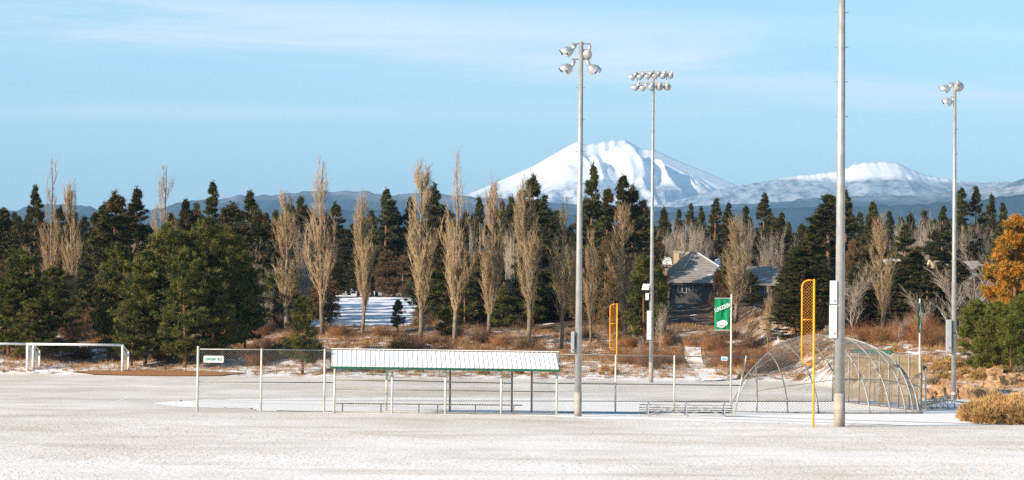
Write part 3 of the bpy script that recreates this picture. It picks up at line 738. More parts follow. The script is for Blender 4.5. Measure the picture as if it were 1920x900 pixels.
def solar(o, b):
    c = A(1211, 538, b.y-.1); mb = MB().box(c, (.55, .04, .55), rx=R(-35), rz=R(-20)); q = mb.build('solar_panel', M['box'], o)
    MB().tube([c, Vector((b.x, b.y, c.z-.1))], .03, 6).build('bracket', M['steel'], q)
light_pole('light_pole', 1220.5, 717, 24.4, .17, .10, 'distant pole carrying two rows of eleven floodlights and a solar panel',
    hd, [(-1.45, 1.35, 0, 24.22, .075), (-1.2, 1.15, 0, 23.42, .075)], conc=1.6, joint=(4.9,), boxes=[back_row, solar, cabinet(1211.5, 1217.5, 550, 563, 717, .3, M['box']), cabinet(1214.5, 1222.5, 583, 637, 717, .4, M['box'])])
light_pole('light_pole', 1574, 800, 21.5, .225, .14, 'thick grey pole with two white cabinets that runs off the top edge',
    [(-.62, 0, 21.0, (-.86, -.15, -.36), .27, 'alu'), (.58, 0, 21.0, (.78, .35, -.52), .27, 'alu')], [(-.5, .5, 0, 21.3, .03)], conc=1.42,
    boxes=[cabinet(1557.5, 1569.5, 527, 571, 800, .35, M['box']), cabinet(1556.5, 1569.5, 573, 634, 800, .35, M['box'])])
light_pole('light_pole', 1788, 750, 19.35, .155, .095, 'tall pole at right with three floodlights and a grey cabinet',
    [(-.55, 0, 18.95, (-.92, .1, -.32), .28, 'alu'), (.22, 0, 19.1, (.25, .95, -.1), .30, 'alu_dull'), (-.40, 0, 18.15, (-.92, .0, -.26), .27, 'alu')],
    [(-.35, .3, 0, 19.32, .03), (-.25, .1, 0, 18.45, .03)], conc=.5, joint=(4.0,), boxes=[cabinet(1775.5, 1784, 600, 661, 750, .55, M['box_grey'])])

# ---------------------------------------------------------------- foul poles
def foul_pole(px, pyb, top, x0, ytop, ybot, bars, r, label, m):
    b = G(px, pyb); s = b.y/F; o = thing('foul_pole', b, label, 'foul pole', 'foul poles')
    H = (pyb-top)*s; MB().tube([b, b+Vector((0, 0, H))], r, 10).build('pole', m, o, True)
    zt = (pyb-ytop)*s; zb = (pyb-ybot)*s; w = (px-x0)*s; c = .28
    P = [Vector((0, 0, zt)), Vector((-w+c, 0, zt))]+[Vector((-w+c-c*math.sin(R(a)), 0, zt-c+c*math.cos(R(a)))) for a in (30, 60, 90)]
    P += [Vector((-w, 0, zb+c))]+[Vector((-w+c-c*math.cos(R(a)), 0, zb+c-c*math.sin(R(a)))) for a in (30, 60, 90)]+[Vector((0, 0, zb))]
    MB().tube([b+p for p in P], r*.85, 8).build('frame', M['orange'], o, True)
    for y in bars: z = (pyb-y)*s; MB().tube([b+Vector((-w, 0, z)), b+Vector((0, 0, z))], r*.55, 6).build('crossbar', M['orange'], o, True)
    npart('wire_mesh', link_plane(b+Vector((-w+.03, 0, 0)), b+Vector((-.03, 0, 0)), zb+.08, zt-.08, .095, .0055), M['orange'], o)
foul_pole(1525, 802, 524, 1502.5, 526, 683, (600,), .045, 'near orange and yellow foul pole with a long mesh panel, left of the thick pole', M['yellow'])
foul_pole(1156, 713.5, 569, 1143, 570.5, 656, (607,), .05, 'far orange foul pole with mesh panel between the two tall light poles', M['yellow'])

# ---------------------------------------------------------------- banners
def banner_pole(px, Y, topy, bx0, bx1, by0, by1, label, rz=0.0, full=True):
    b = gz(px, Y, 0); s = Y/F; zt = (617+.0096*(px-960)-topy)*s+CH
    o = thing('banner_pole', b, label, 'banner', 'green banner poles')
    MB().tube([b, b+Vector((0, 0, zt))], .042, 10).build('pole', M['post'], o, True)
    z0 = CH+(617+.0096*(px-960)-by1)*s; z1 = CH+(617+.0096*(px-960)-by0)*s; w = (px-bx0)*s/max(abs(math.cos(rz)), .2) if full else .78
    g = (px-bx1)*s if full else .04
    ex = Vector((-math.cos(rz), -math.sin(rz), 0)); nrm = Vector((math.sin(rz), -math.cos(rz), 0))
    if not full: nrm = Vector((-math.cos(rz+math.pi/2), 0, 0)).normalized() if False else nrm
    for z in (z0-.03, z1+.03): MB().tube([b+Vector((0, 0, z)), b+ex*w+Vector((0, 0, z))], .018, 6).build('banner_arm', M['post'], o)
    nx_, nz_ = 14, 20; v = []
    for i_ in range(nz_+1):
        for j_ in range(nx_+1):
            u, t = j_/nx_, i_/nz_; wv = .03*math.sin(u*9+t*2.2)*math.sin(math.pi*t)+.015*math.sin(u*17-t*3)
            p = b+ex*(g+(w-g)*u)+nrm*wv+Vector((0, 0, z0+(z1-z0)*t)); v.append(tuple(p))
    f = [(i_*(nx_+1)+j_, i_*(nx_+1)+j_+1, (i_+1)*(nx_+1)+j_+1, (i_+1)*(nx_+1)+j_) for i_ in range(nz_) for j_ in range(nx_)]
    n = len(v); v2 = [tuple(Vector(p)-nrm*.006) for p in v]; f2 = [tuple(n+k for k in reversed(x)) for x in f]
    cl = MB().add(v+v2, f+f2).build('banner', M['banner'], o, True)
    C = b+ex*((g+w)/2)+nrm*.06
    def T(body, dz, dx, size, sx, rot=0.0):
        t = text(body, C+Vector((0, 0, (z0+z1)/2+dz))-ex*dx, size, M['letter'], cl, sx=sx, rot=rot)
        t.rotation_euler = (Matrix.Rotation(rz, 4, 'Z') @ Matrix.Rotation(math.pi/2, 4, 'X') @ Matrix.Rotation(-rot, 4, 'Z')).to_euler(); return t
    hgt = z1-z0
    T('LUNDGREN', hgt*.21, .01, .27, .56, R(-22))
    # mountain shaped emblem
    K = [(-.28, -.04), (-.24, .03), (-.14, .07), (-.05, .11), (0, .10), (.03, .15), (.07, .11), (.11, .12), (.20, .10), (.26, .02), (.27, -.06), (.1, -.075), (-.2, -.07)]
    mb = MB(); cc = C+Vector((0, 0, z0+hgt*.215)); v = [tuple(cc-ex*x+Vector((0, 0, y*1.05))) for x, y in K]; mb.add(v+[tuple(Vector(p)-nrm*.01) for p in v], [tuple(range(len(K))), tuple(range(len(K), 2*len(K)))[::-1]])
    mb.build('emblem', M['letter'], cl)
    T('Bend Park &', -hgt*.355, .0, .115, .8); T('Recreation', -hgt*.40, -.06, .115, .8); T('DISTRICT', -hgt*.44, -.04, .06, .8)
banner_pole(1371, 130.3, 552, 1339.5, 1368, 560.5, 618, 'green cloth banner reading LUNDGREN on a white pole by the bleachers')
banner_pole(1724.5, 136.5, 560, 1720, 1724, 569, 624, 'second green banner seen nearly edge-on, right of the arched backstop', rz=R(76), full=False)

# ---------------------------------------------------------------- bleachers
def bleachers(loc, rz, length, label):
    o = thing('bleachers', (0, 0, 0), label, 'bleachers', 'aluminium bleachers')
    rows = [(.0, .66, .26), (.36, .36, .22), (.56, .46, .24), (.95, .24, .22), (1.2, .30, .24)]
    # back is at y=0 (toward the field edge), rows step down with +y
    for (y, z, w) in ((0, .68, .25), (.30, .40, .20), (.62, .52, .25), (.92, .27, .20), (1.24, .36, .25), (1.5, .17, .20)):
        MB().box((0, y, z), (length, w, .04)).build('seat_plank' if w > .22 else 'foot_plank', M['plank'], o)
    for x in (-length*.41, 0, length*.41):
        mb = MB()
        for y, z in ((0, .66), (.62, .50), (1.24, .34)): mb.box((x, y, z/2), (.05, .05, z))
        mb.box((x, .65, .03), (.06, 1.7, .05)); mb.tube([(x, 0, .60), (x, 1.5, .12)], .025, 5); mb.build('support', M['alu_dull'], o)
    for s in (-1, 1):
        c = s*length*.205; h = length*.205
        for a, b in (((c-h, .60), (c+h, .08)), ((c-h, .08), (c+h, .60))):
            MB().tube([(a[0], -.03-.02*(a[1] > .3), a[1]), (b[0], -.03-.02*(a[1] > .3), b[1])], .018, 5).build('brace', M['alu_dull'], o)
    pb = MB().box((0, -.02, .05), (length*.86, .05, .05)).build('base_bar', M['alu_dull'], o)
    o.location = loc; o.rotation_euler = (0, 0, rz); return o
p = G(1287, 781); bleachers(p, R(-.6), 4.4, 'aluminium bleachers with crossed braces between the light pole and banner pole')
p = G(1784, 768); bleachers(p+Vector((0, 1.2, 0)), R(68), 4.0, 'small bleachers seen end-on below the three-lamp pole at right')

# ---------------------------------------------------------------- soccer goals
def goal(xa, xb, y, Ya, label):
    o = thing('soccer_goal', gz(xa, Ya, 0), label, 'soccer goal', 'white soccer goals')
    a = gz(xa, Ya, 0); b = gz(xb, Ya, 0); h = 2.48; r = .10; z = Vector((0, 0, h))
    for q in (a, b): MB().tube([q, q+z], r, 10).build('post', M['white'], o, True)
    MB().tube([a+z-Vector((r, 0, 0)), b+z+Vector((r, 0, 0))], r, 10).build('crossbar', M['white'], o, True)
    back = Vector((.32, 1.1, 0))
    for q in (a, b):
        MB().tube([q+back, q+back+Vector((0, 0, 1.95))], .075, 8).build('back_post', M['white'], o, True)
        MB().tube([q+z, q+back+Vector((0, 0, 1.95))], .04, 6).build('top_brace', M['white'], o, True)
        MB().tube([q+Vector((0, 0, .06)), q+back+Vector((0, 0, .06))], .05, 6).build('ground_bar', M['white'], o, True)
    MB().tube([a+back+Vector((0, 0, .06)), b+back+Vector((0, 0, .06))], .04, 6).build('back_bar', M['steel_dark'], o, True)
    vf = []
    for q in (a, b):
        st = np.arange(.1, 1, .10); p0 = [q+back*t+Vector((0, 0, .05)) for t in st]; p1 = [q+back*t+Vector((0, 0, h-.5*t)) for t in st]
        vf.append(prisms(p0, p1, .008, .008)); zz = np.arange(.2, 2, .2)
        vf.append(prisms([q+Vector((0, 0, t)) for t in zz], [q+back+Vector((0, 0, t)) for t in zz], .006, .006))
    npart('net', cat(vf), M['white'], o)
goal(52, 230.5, 705, 213.0, 'full size white soccer goal at the far edge of the field')
goal(-122, 63, 705, 213.9, 'second white soccer goal cut off by the left edge of the photo')

# park sign on the bank
q = gnd(1545, 213); c = A(1546, 706.5, 213); o = thing('park_sign', (c.x, c.y, hz(c.x, c.y)), 'small white sign board with green marks on the bank behind the backstop', 'sign')
MB().box(c, (.72, .05, .36), rx=R(-12)).build('board', M['box'], o)
MB().box(c+Vector((.02, -.04, .06)), (.16, .02, .12), rx=R(-12)).build('emblem', M['letter_green'], o)
MB().box(c+Vector((.02, -.05, -.09)), (.5, .02, .06), rx=R(-12)).build('printed_line', M['letter_green'], o)
for s in (-.28, .28): MB().box((c.x+s, c.y+.03, (c.z+hz(c.x, c.y))/2-.05), (.05, .05, max(.1, c.z-hz(c.x, c.y)+.05))).build('leg', M['box_grey'], o)

# ---------------------------------------------------------------- houses
def course_roof(a, b, c, d, n, m, name, parent, lip=.05, th=.16):
    """roof face a(low left) b(low right) c(top right) d(top left) as stepped courses"""
    mb = MB(); a, b, c, d = map(Vector, (a, b, c, d)); nrm = (b-a).cross(d-a).normalized()
    if nrm.z < 0: nrm = -nrm
    for k in range(n):
        t0, t1 = k/n, (k+1)/n
        l0, r0, l1, r1 = a.lerp(d, t0)+nrm*lip, b.lerp(c, t0)+nrm*lip, a.lerp(d, t1), b.lerp(c, t1)
        mb.quad(l0, r0, r1, l1); mb.quad(l0-nrm*lip, r0-nrm*lip, r0, l0)
    dn = Vector((0, 0, -th)); mb.quad(a+dn, b+dn, b, a)
    return mb.build(name, m, parent)
def window(c, w, h, panes, parent, fm=None):
    f = MB(); t = .07
    f.box(c+Vector((0, 0, h/2)), (w+t, .1, t)); f.box(c-Vector((0, 0, h/2)), (w+t, .1, t))
    for k in range(panes+1): f.box(c+Vector((-w/2+w*k/panes, -.003, 0)), (t, .1, h-t))
    o = f.build('window', fm or M['frame'], parent)
    for k in range(panes): MB().box(c+Vector((-w/2+w*(k+.5)/panes, .02, 0)), (w/panes-t, .03, h-t)).build('pane', M['glass'], o)
HY = 330
def hp(px, py, Y=HY): return A(px, py, Y)
b = hp(1250, 568); o = thing('house', b, 'grey house with hipped shingle roof, chimney and long wing on the bank', 'house')
def wallbox(x0, x1, zt, zb, y0, dep, name='wall', m=None, par=None):
    return MB().box(((x0+x1)/2, y0+dep/2, (zt+zb)/2), (x1-x0, dep, zt-zb)).build(name, m or M['wall'], par or o)
xl, xr = hp(1252, 567).x, hp(1352, 567).x; zb = hp(1290, 570).z-1; ze = hp(1290, 531).z
wallbox(xl+.4, xr, ze, zb, HY, 10)
xw1 = hp(1458, 567).x; wallbox(xr, xw1-.3, hp(1430, 533).z, zb, HY+.6, 8, 'wing_wall')
# main roof: lower skirt and upper hip
E = .55
a = Vector((xl-E+.3, HY-E, ze)); b2 = Vector((xr+1.6, HY-E, ze)); 
ap = hp(1303, 471.5, HY+3.4); ap0 = hp(1286, 472.5, HY+6.5); rr_ = hp(1352, 505, HY+1.6)
hl = hp(1253, 505, HY+1.9); hm = hp(1281, 504, HY+1.85)
course_roof(a, b2, hp(1345, 499, HY+2.0), hl, 7, M['roof'], 'lower_roof', o)
mb = MB(); 
e1, e2 = hp(1281, 504.5, HY+1.8), hp(1348, 500, HY+1.9)
# front triangle in courses
n = 9
for k in range(n):
    t0, t1 = k/n, (k+1)/n; nn_ = Vector((0, -.5, .85))*.05
    l0, r0, l1, r1 = e1.lerp(ap, t0), e2.lerp(ap, t0), e1.lerp(ap, t1), e2.lerp(ap, t1)
    mb.quad(l0+nn_, r0+nn_, r1, l1); mb.quad(l0, r0, r0+nn_, l0+nn_)
mb.build('front_roof', M['roof'], o)
mb = MB().add([hl, e1, ap, ap0], [(0, 1, 2, 3)]); mb.build('side_roof', M['roof_tan'], o)
bk = hp(1350, 500, HY+8); MB().add([tuple(ap), tuple(e2), tuple(bk), tuple(ap0)], [(0, 1, 2, 3)]).build('back_roof', M['roof'], o)
MB().tube([e1+Vector((0, -.05, .06)), ap+Vector((0, -.05, .06)), e2+Vector((0, -.05, .06))], .09, 5).build('hip_cap', M['roof_snow'], o)
# chimney
c = hp(1268, 483, HY+5); ch = MB().box(c, (.62, .7, 1.5)).build('chimney', M['brickc'], o); MB().box(c+Vector((0, 0, .78)), (.78, .86, .14)).build('chimney_cap', M['brickc'], ch)
MB().box(hp(1277, 473, HY+6), (.7, .4, .25)).build('roof_vent', M['box_grey'], o)
# low snowy roof left
course_roof(hp(1246, 503, HY+4), hp(1262, 505, HY+4), hp(1258, 484, HY+7), hp(1236, 477, HY+8), 5, M['roof_snow'], 'rear_roof', o)
course_roof(hp(1333, 500, HY+4.5), hp(1352, 500, HY+4.5), hp(1349, 484, HY+7), hp(1341, 487, HY+7), 4, M['roof_snow'], 'rear_roof', o)
# wing roof
course_roof(hp(1345, 533, HY), hp(1460, 533, HY), hp(1456, 500, HY+3.2), hp(1345, 499, HY+3.2), 9, M['roof'], 'wing_roof', o)
c0, c1, c2 = hp(1460, 533, HY), hp(1456, 500, HY+3.2), hp(1459, 533, HY+7); MB().add([tuple(c0), tuple(c1), tuple(c2)], [(0, 1, 2)]).build('gable', M['wall'], o)
MB().add([hp(1345, 499, HY+3.2), hp(1456, 500, HY+3.2), hp(1460, 533, HY+7), hp(1345, 533, HY+7)], [(0, 1, 2, 3)]).build('back_slope', M['roof'], o)
for (x0, x1, y0, y1, n) in ((1271, 1287, 534, 549, 2), (1292.5, 1298.5, 534, 544, 1), (1434, 1438, 537, 549, 1)):
    yy = HY-.02 if x0 < 1400 else HY+.57
    window((hp(x0, y0, yy)+hp(x1, y1, yy))/2, (x1-x0)*HY/F, (y1-y0)*HY/F, n, o)
MB().box(((xl+xr)/2+.6, HY-E+.02, ze-.1), (xr-xl+1.4, .04, .16)).build('gutter', M['box_grey'], o)

# right hand houses, mostly behind trees
def far_house(px, pyr, w, wid, Y, label, gable, roofm):
    b = hp(px, pyr, Y); zr = b.z; g = hz(b.x, Y)
    o = thing('house', (b.x, Y, g), label, 'house')
    hw = wid/2; ze = zr-2.2
    MB().box((b.x, Y+3, (ze+g)/2-.3), (wid-.6, 6, ze-g+.6)).build('wall', M['cream'] if gable else M['wall'], o)
    course_roof((b.x-hw, Y-.6, ze-.2), (b.x+hw, Y-.6, ze-.2), (b.x+hw*w, Y+3, zr), (b.x-hw*w, Y+3, zr), 7, roofm, 'roof', o)
    MB().add([(b.x-hw*w, Y+3, zr), (b.x+hw*w, Y+3, zr), (b.x+hw, Y+6.6, ze-.2), (b.x-hw, Y+6.6, ze-.2)], [(0, 1, 2, 3)]).build('back_slope', roofm, o)
    if w < 1:
        for s in (-1, 1): MB().add([(b.x+s*hw, Y-.6, ze-.2), (b.x+s*hw, Y+6.6, ze-.2), (b.x+s*hw*w, Y+3, zr)], [(0, 1, 2)]).build('hip_slope', M['roof_tan'], o)
    window(Vector((b.x-hw*.3, Y-.03, ze-1.3)), 1.2, 1.1, 2, o)
    window(Vector((b.x+hw*.4, Y-.03, ze-1.3)), 1.0, 1.1, 2, o)
    return o, b, ze
far_house(1690, 484, .55, 7.5, 352, 'house with snow whitened roof behind dark trees, between the thick and three-lamp poles', False, M['roof_snow'])
o, b, ze = far_house(1812, 488, .8, 9.5, 356, 'house with cream gable and grey snowy roof crossed by the three-lamp pole', True, M['roof'])
# cream gable boards
for (p_, q_) in (((1743, 488), (1762, 512)), ((1743, 488), (1739, 500))):
    a = hp(*p_, 351); c = hp(*q_, 351); MB().tube([a, c], .16, 4).build('bargeboard', M['cream'], o)

# ---------------------------------------------------------------- tree prototypes (unit: metres, base at origin)
def pine_mesh(seed, H=15, wid=5.0, start=.15, tufts=1600, shape='cone', needle=.34, nw=.075, nn=8, gap=.0, mess=1.0, br=70):
    rng = np.random.default_rng(seed)
    # trunk and limbs
    k = 9; zz = np.linspace(0, H*.97, k); off = np.cumsum(rng.normal(0, .03*H/15, (k, 2)), 0); off[0] = 0
    rad = H*.0135*(1-zz/H)**.8+.02
    mb = MB(); mb.tube([(off[i_, 0], off[i_, 1], zz[i_]) for i_ in range(k)], list(rad), 8)
    def env(h):   # 0..1 -> relative radius
        if shape == 'cone': r = (1-h)**.70*(.55+.45*min(1, h*5))
        elif shape == 'mound': r = (1-h)**.52*(.62+.38*min(1, h*3))
        elif shape == 'round': r = math.sqrt(max(0, 1-(2*h-.85)**2/1.35)) if h < 1 else 0
        elif shape == 'column': r = (1-h)**.45*(.55+.45*min(1, h*4))
        else: r = (1-h)**.6
        return max(r, .06)
    P0, P1, C = [], [], []
    hs = np.sort(np.concatenate([rng.uniform(0, 1, int(br*.75)), rng.uniform(.62, 1, br-int(br*.75))]))
    Z0 = H*start
    for h in hs:
        z = Z0+(H-Z0)*h*.97; az = rng.uniform(0, 2*math.pi); L = wid/2*env(h)*rng.uniform(.62, 1.12)
        if rng.uniform() < gap and h < .75: continue
        lift = rng.uniform(-.12, .25)+.5*h
        i_ = np.interp(z, zz, np.arange(k)); ox = np.interp(i_, np.arange(k), off[:, 0]); oy = np.interp(i_, np.arange(k), off[:, 1])
        a = np.array([ox, oy, z]); d_ = np.array([math.cos(az), math.sin(az), lift]); b = a+d_*L
        P0.append(a); P1.append(b)
        nt_ = max(3, int(tufts/br*(.35+1.3*env(h))))
        t = rng.uniform(.22, 1.05, nt_)**.75
        side = np.array([-math.sin(az), math.cos(az), 0])
        sp = (.10+.20*t)*L*.9*mess
        ncl = max(2, nt_//6); ti = rng.integers(0, ncl, nt_); tcl = (rng.uniform(.2, 1.03, ncl)**.7); scl = rng.normal(0, 1, ncl)
        t = tcl[ti]+rng.normal(0, .035, nt_); sp = (.10+.20*t)*L*.9*mess
        c = a+np.outer(t, d_*L)+np.outer(scl[ti]*sp+rng.normal(0, .13, nt_), side)+np.stack([np.zeros(nt_), np.zeros(nt_), rng.normal(.0, .11, nt_)*mess+.12*t*t*L*.4], 1)
        if 0: c = a+np.outer(t, d_*L)+np.outer(rng.normal(0, 1, nt_)*sp, side)+np.stack([np.zeros(nt_), np.zeros(nt_), rng.normal(.0, .16, nt_)*mess+.12*t*t*L*.4], 1)
        C.append(c)
    # leader
    C.append(np.stack([off[-1, 0]+rng.normal(0, .09, 14), off[-1, 1]+rng.normal(0, .09, 14), H*rng.uniform(.90, 1.0, 14)], 1))
    C = np.concatenate(C)
    vb, fb_ = prisms(np.array(P0), np.array(P1), np.clip(wid*.008, .02, .06), .012)
    tv = np.concatenate(mb.v); tf = []
    for f in mb.f:
        for q in range(1, len(f)-1): tf.append((f[0], f[q], f[q+1]))
    tv, tf = cat([(tv, np.array(tf)), (vb, fb_)])
    cc = np.repeat(C, nn, 0); n = len(cc)
    outw = unit(np.stack([cc[:, 0], cc[:, 1], np.full(n, .35*wid*.3)], 1))
    d_ = unit(rng.normal(0, 1, (n, 3))*.85+outw*.55+np.array([0, 0, .35]))
    st = np.random.default_rng(seed+5)
    global RNG
    keep = RNG; RNG = rng
    cv = blades(cc+rng.normal(0, .05, (n, 3)), d_, needle*rng.uniform(.6, 1.2, n), nw)
    RNG = keep
    return (tv, tf), cv
def grow_tube(P, n, r0, r1): pass
def poplar_mesh(seed, H=17, wid=3.0, topped=False, dens=1.0, start=.13):
    rng = np.random.default_rng(seed); parts = []; trunk = MB()
    k = 10; zz = np.linspace(0, H*(.95), k); off = np.cumsum(rng.normal(0, .06, (k, 2)), 0); off[0] = 0
    rad = .20*(1-zz/H)**.9+.015
    trunk.tube([(off[i_, 0], off[i_, 1], zz[i_]) for i_ in range(k)], list(rad), 8)
    def env(h):
        if topped:
            return (.25+.75*min(1, h*3.5))*(1 if h < .45 else max(.42, 1-(h-.45)*3.0))*(1 if h < .8 else max(.08, (1-h)/.2))
        return (.20+.80*min(1, h*2.3)**1.1)*(1-max(0, h-.46)/.54)**.62
    nb = int(85*dens); P0, P1, R0, R1, T0, T1, TR = [], [], [], [], [], [], []
    for b in range(nb):
        h = rng.uniform(0, .93)**(1.15); z = H*(start+(1-start)*h*.93)
        if topped and h > .52 and rng.uniform() < .62: continue
        az = rng.uniform(0, 2*math.pi); x0 = np.interp(z, zz, off[:, 0]); y0 = np.interp(z, zz, off[:, 1])
        p = np.array([x0, y0, z]); out_ = np.array([math.cos(az), math.sin(az), 0])
        L = rng.uniform(.16, .30)*H*(1-h*.55); seg = 5; r = .045*(1-h*.6)
        tgt = wid/2*rng.uniform(.45, 1.0)
        for s in range(seg):
            hh_ = min(1, (p[2]/H-start)/(1-start)); lim = env(hh_)*tgt
            cur = math.hypot(p[0]-x0, p[1]-y0); lean = max(-.10, min(.85, (lim-cur)/(L/seg)*.8))
            d_ = unit(np.array([*(out_[:2]*lean), 1.0])+rng.normal(0, .09, 3)); q = p+d_*L/seg
            if q[2] > H*1.0: break
            rn = r*.78; P0.append(p); P1.append(q); R0.append(r); R1.append(rn)
            # twigs
            for t in range(int((7 if not (topped and h > .5) else 5)*dens)):
                u = rng.uniform(0, 1); a = p+(q-p)*u; ang = rng.uniform(0, 2*math.pi)
                td = unit(np.array([math.cos(ang)*.34, math.sin(ang)*.34, 1.0])+out_*.10+rng.normal(0, .12, 3)); tl = rng.uniform(.5, 1.5)*(1-.3*h)
                e_ = a+td*tl; T0.append(a); T1.append(e_); TR.append(.017)
                for w in range(2):
                    a2 = a+(e_-a)*rng.uniform(.2, .8); ang = rng.uniform(0, 2*math.pi); td2 = unit(td+np.array([math.cos(ang), math.sin(ang), .3])*.38)
                    T0.append(a2); T1.append(a2+td2*tl*rng.uniform(.35, .6)); TR.append(.011)
            p = q; r = rn
    V = np.concatenate(trunk.v); Fq = []
    for f in trunk.f:
        for q in range(1, len(f)-1): Fq.append((f[0], f[q], f[q+1]))
    br = prisms(np.array(P0), np.array(P1), np.array(R0), np.array(R1))
    tw = cones(np.array(T0), np.array(T1), np.array(TR))
    return (V, np.array(Fq)), cat([br, tw])
def bare_mesh(seed, H=8, spread=.5, nb=22, depth=4, thick=.10, up=.5, stems=1, kids=3):
    rng = np.random.default_rng(seed); P0, P1, R0, R1 = [], [], [], []; T0, T1, TR = [], [], []
    def go(p, d_, L, r, lv):
        q = p; seg = 2 if lv > 1 else 3
        for s in range(seg):
            d_ = unit(d_+rng.normal(0, .13, 3)+np.array([0, 0, up*.12])); q2 = q+d_*L/seg; rn = r*.82
            if lv >= depth-1: T0.append(q); T1.append(q2+d_*L*.2); TR.append(r)
            else: P0.append(q); P1.append(q2); R0.append(r); R1.append(rn)
            if lv < depth:
                for k in range(kids if lv else kids+1):
                    ang = rng.uniform(0, 2*math.pi); s_ = np.array([math.cos(ang), math.sin(ang), 0])
                    nd = unit(d_+s_*spread*rng.uniform(.6, 1.3)); go(q+(q2-q)*rng.uniform(.2, 1), nd, L*rng.uniform(.45, .68), rn*.5, lv+1)
            q = q2; r = rn
    for s in range(stems):
        ang = rng.uniform(0, 6.28); w = .0 if stems == 1 else .35
        go(np.array([math.cos(ang)*.15*w, math.sin(ang)*.15*w, 0.0]), unit(np.array([math.cos(ang)*w, math.sin(ang)*w, 1.0])), H*.72, thick, 0)
    br = prisms(np.array(P0), np.array(P1), np.array(R0), np.array(R1)); tw = cones(np.array(T0), np.array(T1), np.maximum(np.array(TR), .008))
    return br, tw
def shrub_mesh(seed, H=1.2, W=1.6, n=260, kind='twig'):
    rng = np.random.default_rng(seed)
    global RNG
    if kind == 'twig':
        ang = rng.uniform(0, 6.28, n); lean = rng.uniform(0, 1, n)**.6; b = np.stack([np.cos(ang)*.15*W*rng.uniform(0, 1, n), np.sin(ang)*.15*W*rng.uniform(0, 1, n), np.zeros(n)-.05], 1)
        l = rng.uniform(.35, 1.15, n)*(1+.3*np.sin(ang*2+seed)+.15*np.sin(ang*5)); e = b+np.stack([np.cos(ang)*lean*W/2, np.sin(ang)*lean*W/2, H*(1-.45*lean**2)*l], 1)
        s = cones(b, e, .012); k = 3
        t = rng.uniform(.35, .95, (n*k, 1)); bb = np.repeat(b, k, 0); ee = np.repeat(e, k, 0); a = bb+(ee-bb)*t
        d_ = unit(unit(ee-bb)+rng.normal(0, .45, (n*k, 3))); return cat([s, cones(a, a+d_*rng.uniform(.15, .42, (n*k, 1))*H, .008)])
    keep = RNG; RNG = rng
    u = rng.normal(0, 1, (n, 3)); u[:, 2] = abs(u[:, 2]); u = unit(u); lump = 1+.22*np.sin(u[:, 0]*5+seed)*np.cos(u[:, 1]*6)
    c = u*np.array([W/2, W/2, H])*.72*lump[:, None]*rng.uniform(.6, 1, (n, 1)); k = 5
    cc = np.repeat(c, k, 0); d_ = unit(np.repeat(u, k, 0)*.7+rng.normal(0, .5, (n*k, 3))+[0, 0, .5])
    r_ = blades(cc, d_, H*.30*rng.uniform(.5, 1.2, n*k), .045 if kind == 'sage' else .035); RNG = keep; return r_

PROTO = {}
def proto(key, name, parts, group=None):
    """parts: list of (part name, (v, f), material)"""
    PROTO[key] = [(n, mesh_np(n, vf[0], vf[1], m, False), m) for n, vf, m in parts], name
def place(key, loc, sxy, sz, rz, label, catg, group):
    parts, name = PROTO[key]
    if len(parts) == 1:
        r = bpy.data.objects.new(name, parts[0][1]); COL.objects.link(r)
    else:
        r = bpy.data.objects.new(name, None); COL.objects.link(r)
        for n, me, m in parts:
            c = bpy.data.objects.new(n, me); COL.objects.link(c); c.parent = r
    r.location = loc; r.scale = (sxy, sxy, sz); r.rotation_euler = (RNG.uniform(-.022, .022), RNG.uniform(-.028, .028), rz)
    return tag(r, label, catg, group)
HREF = {}
for k in range(4):
    t, c = pine_mesh(10+k, 16, 5.2, .06, 3600, 'cone', br=130, nn=8, gap=.05); proto('pine_cone%d' % k, 'pine_tree', [('trunk', t, M['bark_pine']), ('crown', c, M['needle_dark'])]); HREF['pine_cone%d' % k] = (16, 5.2)
for k in range(3):
    t, c = pine_mesh(30+k, 18, 5.2, .12, 3300, 'cone', br=92, nn=8, gap=.14, mess=.9, nw=.085); proto('pine_tall%d' % k, 'pine_tree', [('trunk', t, M['bark_pine']), ('crown', c, M['needle_dark'])]); HREF['pine_tall%d' % k] = (18, 5.6)
for k in range(3):
    t, c = pine_mesh(50+k, 12.5, 7.5, .10, 4600, 'mound', br=125, nn=9, needle=.42, nw=.06); proto('pine_near%d' % k, 'pine_tree', [('trunk', t, M['bark_pine']), ('crown', c, M['needle_near'])]); HREF['pine_near%d' % k] = (12.5, 7.5)
t, c = pine_mesh(61, 6, 3.4, .16, 1900, 'cone', br=75, nn=9, needle=.26, nw=.045); proto('pine_young', 'pine_tree', [('trunk', t, M['bark_pine']), ('crown', c, M['needle_near'])]); HREF['pine_young'] = (6, 3.4)
for k in range(2):
    t, c = pine_mesh(64+k, 6.2, 4.2, .03, 3000, 'mound', br=120, nn=9, needle=.28, nw=.04); proto('pine_bright%d' % k, 'pine_tree', [('trunk', t, M['bark_pine']), ('crown', c, M['needle_bright'])]); HREF['pine_bright%d' % k] = (6.2, 4.2)
t, c = pine_mesh(70, 11, 5, .04, 3000, 'mound', br=100, nn=9, needle=.34, nw=.055, gap=.10); proto('pine_gold', 'pine_tree', [('trunk', t, M['bark_pine']), ('crown', c, M['needle_gold'])]); HREF['pine_gold'] = (11, 5)
for k in range(2):
    t, c = pine_mesh(80+k, 6, 3.2, .04, 1500, 'column', br=90, nn=8, needle=.25, nw=.05, mess=1.3); proto('juniper%d' % k, 'juniper_tree', [('trunk', t, M['bark_grey']), ('crown', c, M['needle_brown'])]); HREF['juniper%d' % k] = (6, 3.2)
